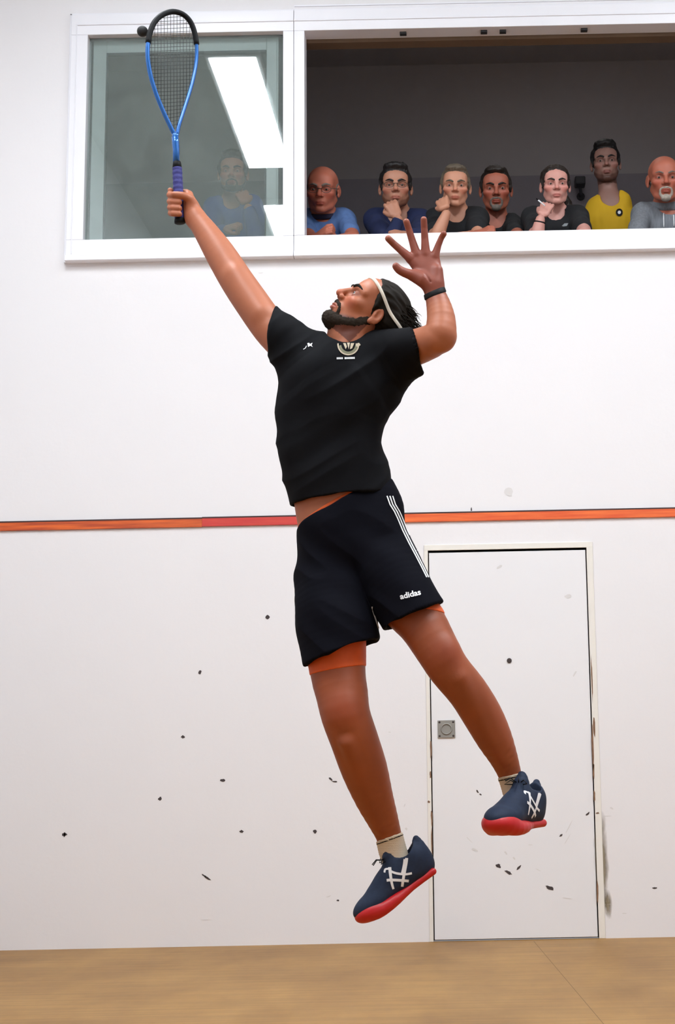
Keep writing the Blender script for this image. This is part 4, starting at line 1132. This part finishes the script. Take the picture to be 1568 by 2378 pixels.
def spectator(label, eye, Y, s, yaw=0, pitch=14, roll=0, skin='tan', hair='short', hm=None, shirt=None, shl=None, shr=None, shY=.12, arms=(), long=False,
              beard=None, jaw=1.0, glasses=False, wname='t-shirt', lift=0, group='spectators leaning on the gallery sill', hips=-.50, w=(1.055, 1, .98), neckr=.056, body_r=.115, th=.0):
    O = P(eye[0], eye[1], Y)
    root = empty('person', (O[0], Y+.15, GZ), label, 'person', group)
    a, p, r = math.radians(yaw), math.radians(pitch), math.radians(roll)
    R = rotz(a) @ rotx(p) @ roty(r)
    Fv = R @ np.array([0, -1., 0]); Uv = R @ np.array([0, 0, 1.]); X_, F_, U_ = ortho(Fv, Uv)
    x = Xf(O, X_, F_, U_, s, w)
    SL, SR = P(shl[0], shl[1], Y+shY), P(shr[0], shr[1], Y+shY); mid = (SL+SR)/2
    hipc = mid+np.array([0, .16, hips])
    L = head_prims(x, jaw=jaw)
    neck = Grp([x.p(0, -.020, -.045), mid+np.array([0, .01, .045]), mid+np.array([0, .02, -.02])], [neckr*s, (neckr+.002)*s, .07], .025, 2); L.append(neck)
    d = (SR-SL)/np.linalg.norm(SR-SL)
    torso = [Grp([mid+d*.0+np.array([0, .03, -.10]), mid+np.array([0, .07, -.25]), hipc], [body_r+.01, body_r, body_r], .03, 2, (1.22, .85, 1)), Grp([SL+d*.03, mid+np.array([0, .0, .012]), SR-d*.03], [.056, .062, .056], .04, 2)]
    L += torso; sleeves = []; extras = []
    for arm in arms:
        side = SL if arm['s'] == 'l' else SR
        sg = -1 if arm['s'] == 'l' else 1
        if 'el' in arm: el = P(*arm['el'])
        else: el = np.array([side[0]+sg*arm.get('out', .08), Dw+.27, SILL+.046])
        el[2] = max(el[2], SILL+.044)
        wr_ = P(*arm['wr']) if 'wr' in arm else np.array([el[0]-sg*.20, Dw+.20, SILL+.046])
        wr_[2] = max(wr_[2], SILL+.040)
        L.append(Grp([side, el], [.050, .040], .02, 1)); L.append(Grp([el, el*.6+wr_*.4, wr_], [.038, .038, .026], .01, 2))
        sleeves.append(Grp([side, side*.35+el*.65] if not long else [side, el], [.064, .056] if not long else [.062, .052], .03, 1))
        if long: sleeves.append(Grp([el, el*.12+wr_*.88], [.050, .037], .02, 1))
        k = arm.get('k', 'fist')
        if 'hand' in arm:
            hc_ = P(*arm['hand']); Yv = hc_-wr_; Yv /= np.linalg.norm(Yv); Z = np.array(arm.get('z', (0, -1., .2))); Z = Z-Yv*(Z @ Yv); Z /= np.linalg.norm(Z); Xv = np.cross(Yv, Z)
            L += fist_prims(hc_, Xv, Yv, Z, s*.98, arm.get('th', 1))
        else:
            Yv = wr_-el; Yv /= np.linalg.norm(Yv); Z = np.array([0, -.3, 1.]); Z = Z-Yv*(Z @ Yv); Z /= np.linalg.norm(Z)
            L += fist_prims(wr_+Yv*.055, np.cross(Yv, Z), Yv, Z, s*.95, 1)
        if arm.get('watch'): extras.append((wr_, (el-wr_)/np.linalg.norm(el-wr_), arm['watch']))
    bc = (.35, .30, .28) if beard == 'stubble' else None
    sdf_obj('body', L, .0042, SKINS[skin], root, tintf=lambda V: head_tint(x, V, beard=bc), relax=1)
    eyes(x, root, (0, 1, -.12)); brows(x, root, hm or m_hgrey, 1.15 if hair != 'bald' else .9)
    # top
    T = [Grp([mid+np.array([0, .03, -.10]), mid+np.array([0, .07, -.25]), hipc+np.array([0, 0, .02])], [body_r+.023, body_r+.014, body_r+.016], .03, 2, (1.22, .88, 1)), Grp([SL+d*.015, mid+np.array([0, .0, .006]), SR-d*.015], [.070, .073, .070], .04, 2)]+sleeves
    T.append(Grp([x.p(0, -.02, -.06), mid+np.array([0, -.018, .045]), mid+np.array([0, -.045, .01])], [.066*s, .066*s, .058*s], .006, 1, op='s'))
    so_, tV, tF = sdf_obj(wname, T, .0055, shirt, root, disp=lambda V, N: .006*vnoise(V, (14, 14, 9), 4)+.003*vnoise(V, (40, 30, 16), 2))
    # trousers down to the gallery floor
    tr = []
    for sg in (-1, 1):
        tr.append(Grp([hipc+d*sg*.08, hipc+d*sg*.10+np.array([0, .0, -.42]), np.array([hipc[0]+sg*.11, hipc[1], GZ+.06])], [.105, .08, .058], .03, 1))
    tr.append(Cut((0, 0, GZ+.002), (0, 0, -1)))
    sdf_obj('trousers', tr, .014, m_trs, root)
    if hair in ('short', 'pony', 'crop'):
        t = .0 if hair != 'crop' else -.004
        hp = [x.ell((0, -.020, .044), (.0835+t, .105+t, .090+t), .01)]
        if hair == 'short': hp.append(x.ell((0, .030, .112), (.062, .060, .030+lift), .02)); hp.append(x.ell((0, -.04, .115), (.055, .06, .022+lift), .02))
        if hair == 'crop': hp.append(x.ell((0, .030, .104), (.055, .055, .026), .02))
        hp += [x.grp([(s_*.0745, .018, .04), (s_*.0745, .018, .012), (s_*.0735, .014, -.012)], [.010, .008, .006], .008, 1) for s_ in (-1, 1)]
        hp.append(x.ell((0, .100, -.004+th), (.0655 if hair != 'pony' else .060, .082, .080), .008, 's'))
        hp.append(x.cut((0, -.03, -.055), (0, .35, -1), .01))
        for s_ in (-1, 1): hp.append(x.ell((s_*.09, -.006, -.008), (.022, .020, .032), .006, 's'))
        if hair == 'pony':
            hp.append(x.grp([(0, -.105, .03), (-.03, -.15, .0), (-.075, -.12, -.09), (-.085, -.06, -.17), (-.080, -.03, -.235)], [.03, .03, .030, .026, .012], .02, 3))
        sdf_obj('hair', hp, .004, hm, root, disp=lambda V, N: .0035*vnoise(x.inv(V), (70, 40, 40), 3)+.002*vnoise(x.inv(V), (200, 90, 90), 7))
    elif hair in ('fringe', 'bald'):
        hp = [x.ell((0, -.022, .020), (.0800, .100, .080), .01), x.cut((0, -.02, .040 if hair == 'fringe' else .0), (0, .25, 1), .01), x.cut((0, -.02, -.055), (0, .3, -1), .01), x.cut((0, .022, 0), (0, 1, .1), .01)]
        for s_ in (-1, 1): hp.append(x.ell((s_*.09, -.010, -.008), (.022, .022, .036), .006, 's'))
        if hair == 'fringe': hp2 = hp
        sdf_obj('hair', hp, .004, hm, root, disp=lambda V, N: .0015*vnoise(x.inv(V), (150, 90, 90), 3))
    if beard in ('full', 'goatee'):
        be = []
        for s_ in (-1, 1):
            if beard == 'full': be.append(x.grp([(s_*.056, -.002, -.045), (s_*.050, .020, -.070), (s_*.034, .052, -.094), (s_*.014, .072, -.100)], [.0145, .0170, .0185, .019], .015, 2))
            be.append(x.grp([(s_*.026, .078, -.086), (s_*.027, .084, -.066), (s_*.016, .092, -.054), (.0, .097, -.053)], [.0085, .0065, .0055, .0055], .006, 2))
        be.append(x.ell((0, .075, -.103), (.026, .024, .021), .012)); be.append(x.ell((0, .098, -.0685), (.0215, .022, .0078), .003, 's'))
        sdf_obj('beard', be, .0036, beardm.get(label, hm), root, disp=lambda V, N: .0015*vnoise(x.inv(V), (170, 170, 120), 3))
    if glasses:
        b = MB()
        for s_ in (-1, 1):
            ring = [x.p(s_*.033+math.cos(t)*.0235, .103-.10*abs(math.cos(t)*.0235+.033*1)*0-abs(s_*.033+math.cos(t)*.0235)*.12, .000+math.sin(t)*.0165) for t in np.linspace(0, 2*PI, 20, endpoint=False)]
            b.tube(ring, .0014*s, 5, closed=True)
            b.tube([x.p(s_*.0565, .095, .004), x.p(s_*.076, .060, .006), x.p(s_*.080, .0, .006)], .0016*s, 5)
        b.tube([x.p(-.010, .103, .004), x.p(0, .106, .006), x.p(.010, .103, .004)], .0014*s, 5)
        b.obj('glasses', m_glass, root, True)
    for c, ax, kind in extras:
        wr2 = [Grp([c+ax*.012, c+ax*.034], [.033, .034], .002, 1), Cut(c+ax*.012, -ax, .002), Cut(c+ax*(.034 if kind == 'wristwatch' else .020), ax, .002)]
        sdf_obj(kind, wr2, .003, m_blk, root)
    return root, x, (tV, tF), so_, mid
beardm = {}
g7 = 'spectators leaning on the gallery sill'
# 1 bald older man
lb = 'person in glasses and a light blue denim shirt, balding, beside the white mullion'
r1_, x1_, t1_, s1_, mid1 = spectator(lb, (749, 441), 8.40, 1.10, yaw=-4, pitch=20, roll=3, skin='red', hair='fringe', hm=m_hgrey, shirt=m_den, shl=(700, 512), shr=(800, 512), shY=.14, glasses=True,
    arms=[dict(s='l', el=(722, 560, 8.24), wr=(738, 552, 8.22), hand=(752, 541, 8.19), z=(0, -1, .6)), dict(s='r', el=(822, 556, 8.26), wr=(785, 556, 8.25))], wname='denim_shirt', jaw=1.08, body_r=.125)
b = MB(); ringc = [mid1+np.array([math.cos(t)*.086, .0+math.sin(t)*.075-.005, .036-.045*max(0, -math.sin(t))]) for t in np.linspace(0, 2*PI, 24, endpoint=False)]
b.tube(ringc, .016, 8, closed=True); b.obj('collar', m_dcol, r1_, True)['label'] = 'dark violet collar'
# 2 navy jumper, fist on mouth
spectator('person in a navy jumper and glasses, fist pressed to the mouth', (919, 437), 8.40, 1.06, yaw=3, pitch=10, skin='tan', hair='short', hm=m_hblk, shirt=m_jump, shl=(871, 512), shr=(978, 514), shY=.12, glasses=True, long=True, beard='stubble', th=-.004, lift=-.004,
    arms=[dict(s='l', el=(902, 566, 8.23), wr=(925, 511, 8.21), hand=(914, 487, 8.22), z=(.1, -1, .1), watch='wristwatch', th=-1), dict(s='r', el=(975, 552, 8.25), wr=(946, 546, 8.20), hand=(932, 543, 8.18), z=(0, -.6, 1))], wname='jumper')
# 3 boy
spectator('person with sandy cropped hair in a black t-shirt, cheek propped on one hand', (1058, 435), 8.36, .99, yaw=0, pitch=14, roll=2, skin='fair', hair='crop', hm=m_hsand, shirt=m_tee, shl=(1012, 512), shr=(1108, 508), shY=.12, jaw=.92, body_r=.105, th=.004,
    arms=[dict(s='l', el=(1011, 556, 8.22), wr=(1036, 498, 8.20), hand=(1029, 474, 8.24), z=(-.3, -1, 0), th=-1), dict(s='r', el=(1110, 552, 8.27))])
# 4 goatee
beardm['person with a grey goatee in a black t-shirt, just left of the ponytailed one'] = m_hgrey
spectator('person with a grey goatee in a black t-shirt, just left of the ponytailed one', (1152, 441), 8.80, 1.10, pitch=16, skin='red', hair='crop', hm=m_hbrn, shirt=m_tee, shl=(1112, 522), shr=(1192, 524), shY=.10, beard='goatee', th=.012,
    arms=[dict(s='l', el=(1092, 556, 8.25), wr=(1112, 545, 8.2), hand=(1124, 539, 8.19), z=(0, -.8, 1)), dict(s='r', el=(1205, 556, 8.28))])
# 5 woman
r5, x5, t5, s5, _ = spectator('person with dark ponytail and black polo shirt, chin on a hand holding a pen', (1290, 432), 8.38, .97, yaw=2, pitch=12, skin='pink', hair='pony', hm=m_hbrn, shirt=m_tee, shl=(1238, 508), shr=(1342, 506), shY=.12, wname='polo_shirt', neckr=.05, jaw=.96, th=-.006,
    arms=[dict(s='l', el=(1246, 562, 8.22), wr=(1255, 510, 8.2), hand=(1266, 487, 8.22), z=(-.2, -1, 0), watch='bracelet', th=-1), dict(s='r', el=(1360, 546, 8.24), wr=(1330, 552, 8.22))])
# 6 yellow shirt, standing behind
r6, x6, t6, s6, _ = spectator('tall bearded person in a yellow t-shirt, standing behind the row at the sill', (1407, 381), 9.05, 1.04, yaw=-3, pitch=8, roll=-2, skin='deep', hair='short', hm=m_hblk, shirt=m_yel, shl=(1384, 480), shr=(1446, 468), shY=.03, beard='stubble', lift=.002, group='spectators in the gallery', th=-.004, hips=-.52)
# 7 bald man, grey hoodie
beardm['bald person with a white goatee in a grey hoodie at the right-hand end'] = m_hwht
r7, x7, t7, s7, mid7 = spectator('bald person with a white goatee in a grey hoodie at the right-hand end', (1543, 417), 8.42, 1.12, yaw=-2, pitch=14, skin='red', hair='bald', hm=m_hgrey, shirt=m_hood, shl=(1492, 498), shr=(1606, 496), shY=.14, beard='goatee', long=True, wname='hoodie', body_r=.13,
    arms=[dict(s='l', el=(1476, 560, 8.28), wr=(1500, 556, 8.26)), dict(s='r')])
# 8 mirror image in the glass, built as a person behind it
spectator('person in a blue sweatshirt behind the small glazed window, hand at the chin', (541, 404), 8.42, .97, yaw=4, pitch=10, skin='tan', hair='short', hm=m_hbrn, shirt=m_blue8, shl=(496, 484), shr=(588, 482), shY=.14, beard='full', group='spectators in the gallery', long=True, wname='sweatshirt',
    arms=[dict(s='r', el=(594, 545, 8.27), wr=(577, 484, 8.22), hand=(566, 459, 8.25), z=(.2, -1, 0), watch='wristwatch', th=1), dict(s='l', el=(492, 556, 8.28), wr=(520, 534, 8.23), hand=(538, 528, 8.2), z=(0, -.8, .8))])
for o in bpy.data.objects:
    if o.parent is None and o.name.startswith('person') and o.get('group'): o['group'] = 'spectators in the gallery'

# prints and small things of the spectators
b6 = BVHTree.FromPolygons(t6[0].tolist(), t6[1].tolist()); b = MB()
ribbon(b, b6, [(1438+6*math.cos(a), 494+6.5*math.sin(a)) for a in np.linspace(0, 2*PI, 20)], 4.2, 1, 1, .006); patch(b, b6, [(1438+3.8*math.cos(a), 494+4*math.sin(a)) for a in np.linspace(0, 2*PI, 8, endpoint=False)], 0, .005)
b.obj('round_badge', [m_white, m_blk], s6)['label'] = 'round dark badge with a white centre'
b5 = BVHTree.FromPolygons(t5[0].tolist(), t5[1].tolist()); b = MB(); m_gr = mat('grey print', (.22, .24, .25))
patch(b, b5, [(1305, 526), (1311, 520), (1322, 519), (1318, 523), (1316, 526), (1309, 527)], 0, .005); 
b.obj('shirt_print', m_gr, s5)['label'] = 'small grey feather-like print'
b = MB(); q = [P(1290, 512, 8.30), P(1297, 507, 8.31), P(1301, 512, 8.31), P(1293, 516, 8.30)]
b7 = BVHTree.FromPolygons(t7[0].tolist(), t7[1].tolist())
for xx, y0, y1 in ((1541, 492, 530), (1564, 490, 530)):
    b = MB(); pts = [hit(b7, xx+(y-y0)*.03, y, .006) for y in range(y0, y1, 6)]; pts = [p for p in pts if p is not None]
    if len(pts) > 2: b.tube(pts, .0035, 6); b.obj('drawstring', m_white, s7, True)['label'] = 'white drawstring'
b = MB(); hd = [mid7+np.array([math.cos(t)*.105, .02+math.sin(t)*.085, .052-.03*max(0, -math.sin(t))]) for t in np.linspace(0, 2*PI, 24, endpoint=False)]
b.tube(hd, .030, 8, closed=True); b.obj('hood', m_hood, s7, True)
pen = MB(); a_, c_p = P(1246, 461, 8.17), P(1266, 478, 8.17); d_ = c_p-a_
pen.tube([a_+d_*.22, c_p], .0042, 8, 0); pen.tube([a_, a_+d_*.22], .0046, 8, 1)
setp(pen.obj('pen', [m_white, m_blk], None, True), 'white pen held between the fingers of the ponytailed spectator', 'pen')
# dark spot taken for a reflection, built as an invented box on a bracket
wl_ = empty('wall_spot', P(1347, 425, GY-.08), 'small dark fixture on the grey gallery wall between ponytail and yellow shirt', 'spot')
b = MB(); c = P(1347, 423, GY-.10); b.box(c-np.array([.038, .05, .03]), c+np.array([.038, .05, .03]), bev=.01); m_fx = mat('dark grey metal', (.05, .05, .055)); b.obj('head', m_fx, wl_)
b = MB(); b.tube([c+[.0, .03, -.02], c+[.01, .06, -.06], c+[.01, .085, -.075]], .012, 8); b.tube([c+[.01, .085, -.075], c+[.01, .094, -.075]], .03, 12); b.obj('bracket', m_fx, wl_, True)
# dim unseen ceiling lamp added to brighten the gallery
e_ = empty('ceiling_light', (.6, 9.2, 6.0), 'unseen dim lamp added on the gallery ceiling to brighten it', 'lamp')
b = MB(); b.box((.2, 9.1, 5.95), (1.0, 9.3, 5.999), bev=.004); b.obj('housing', m_fit, e_)
m_fill = mat('added fill diffuser', (.9, .9, .9), emit=(1, .97, .93), estr=3.0)
b = MB(); b.box((.22, 9.12, 5.94), (.98, 9.28, 5.949)); b.obj('diffuser', m_fill, e_)
EXPO=1.1
# ------------------------------------------------------------------ world and view
w_ = bpy.data.worlds.new('world'); SC.world = w_; w_.use_nodes = True
w_.node_tree.nodes['Background'].inputs['Color'].default_value = (.5, .5, .52, 1)
w_.node_tree.nodes['Background'].inputs['Strength'].default_value = .3
SC.view_settings.view_transform = 'Standard'; SC.view_settings.look = 'None'
SC.view_settings.exposure = EXPO; SC.view_settings.gamma = 1; SC.view_settings.use_curve_mapping = False
SC.cycles.use_denoising = True
SC.cycles.max_bounces = 10; SC.cycles.diffuse_bounces = 6; SC.cycles.glossy_bounces = 4; SC.cycles.transparent_max_bounces = 12
SC.cycles.sample_clamp_indirect = 6
SC.cycles.caustics_reflective = False
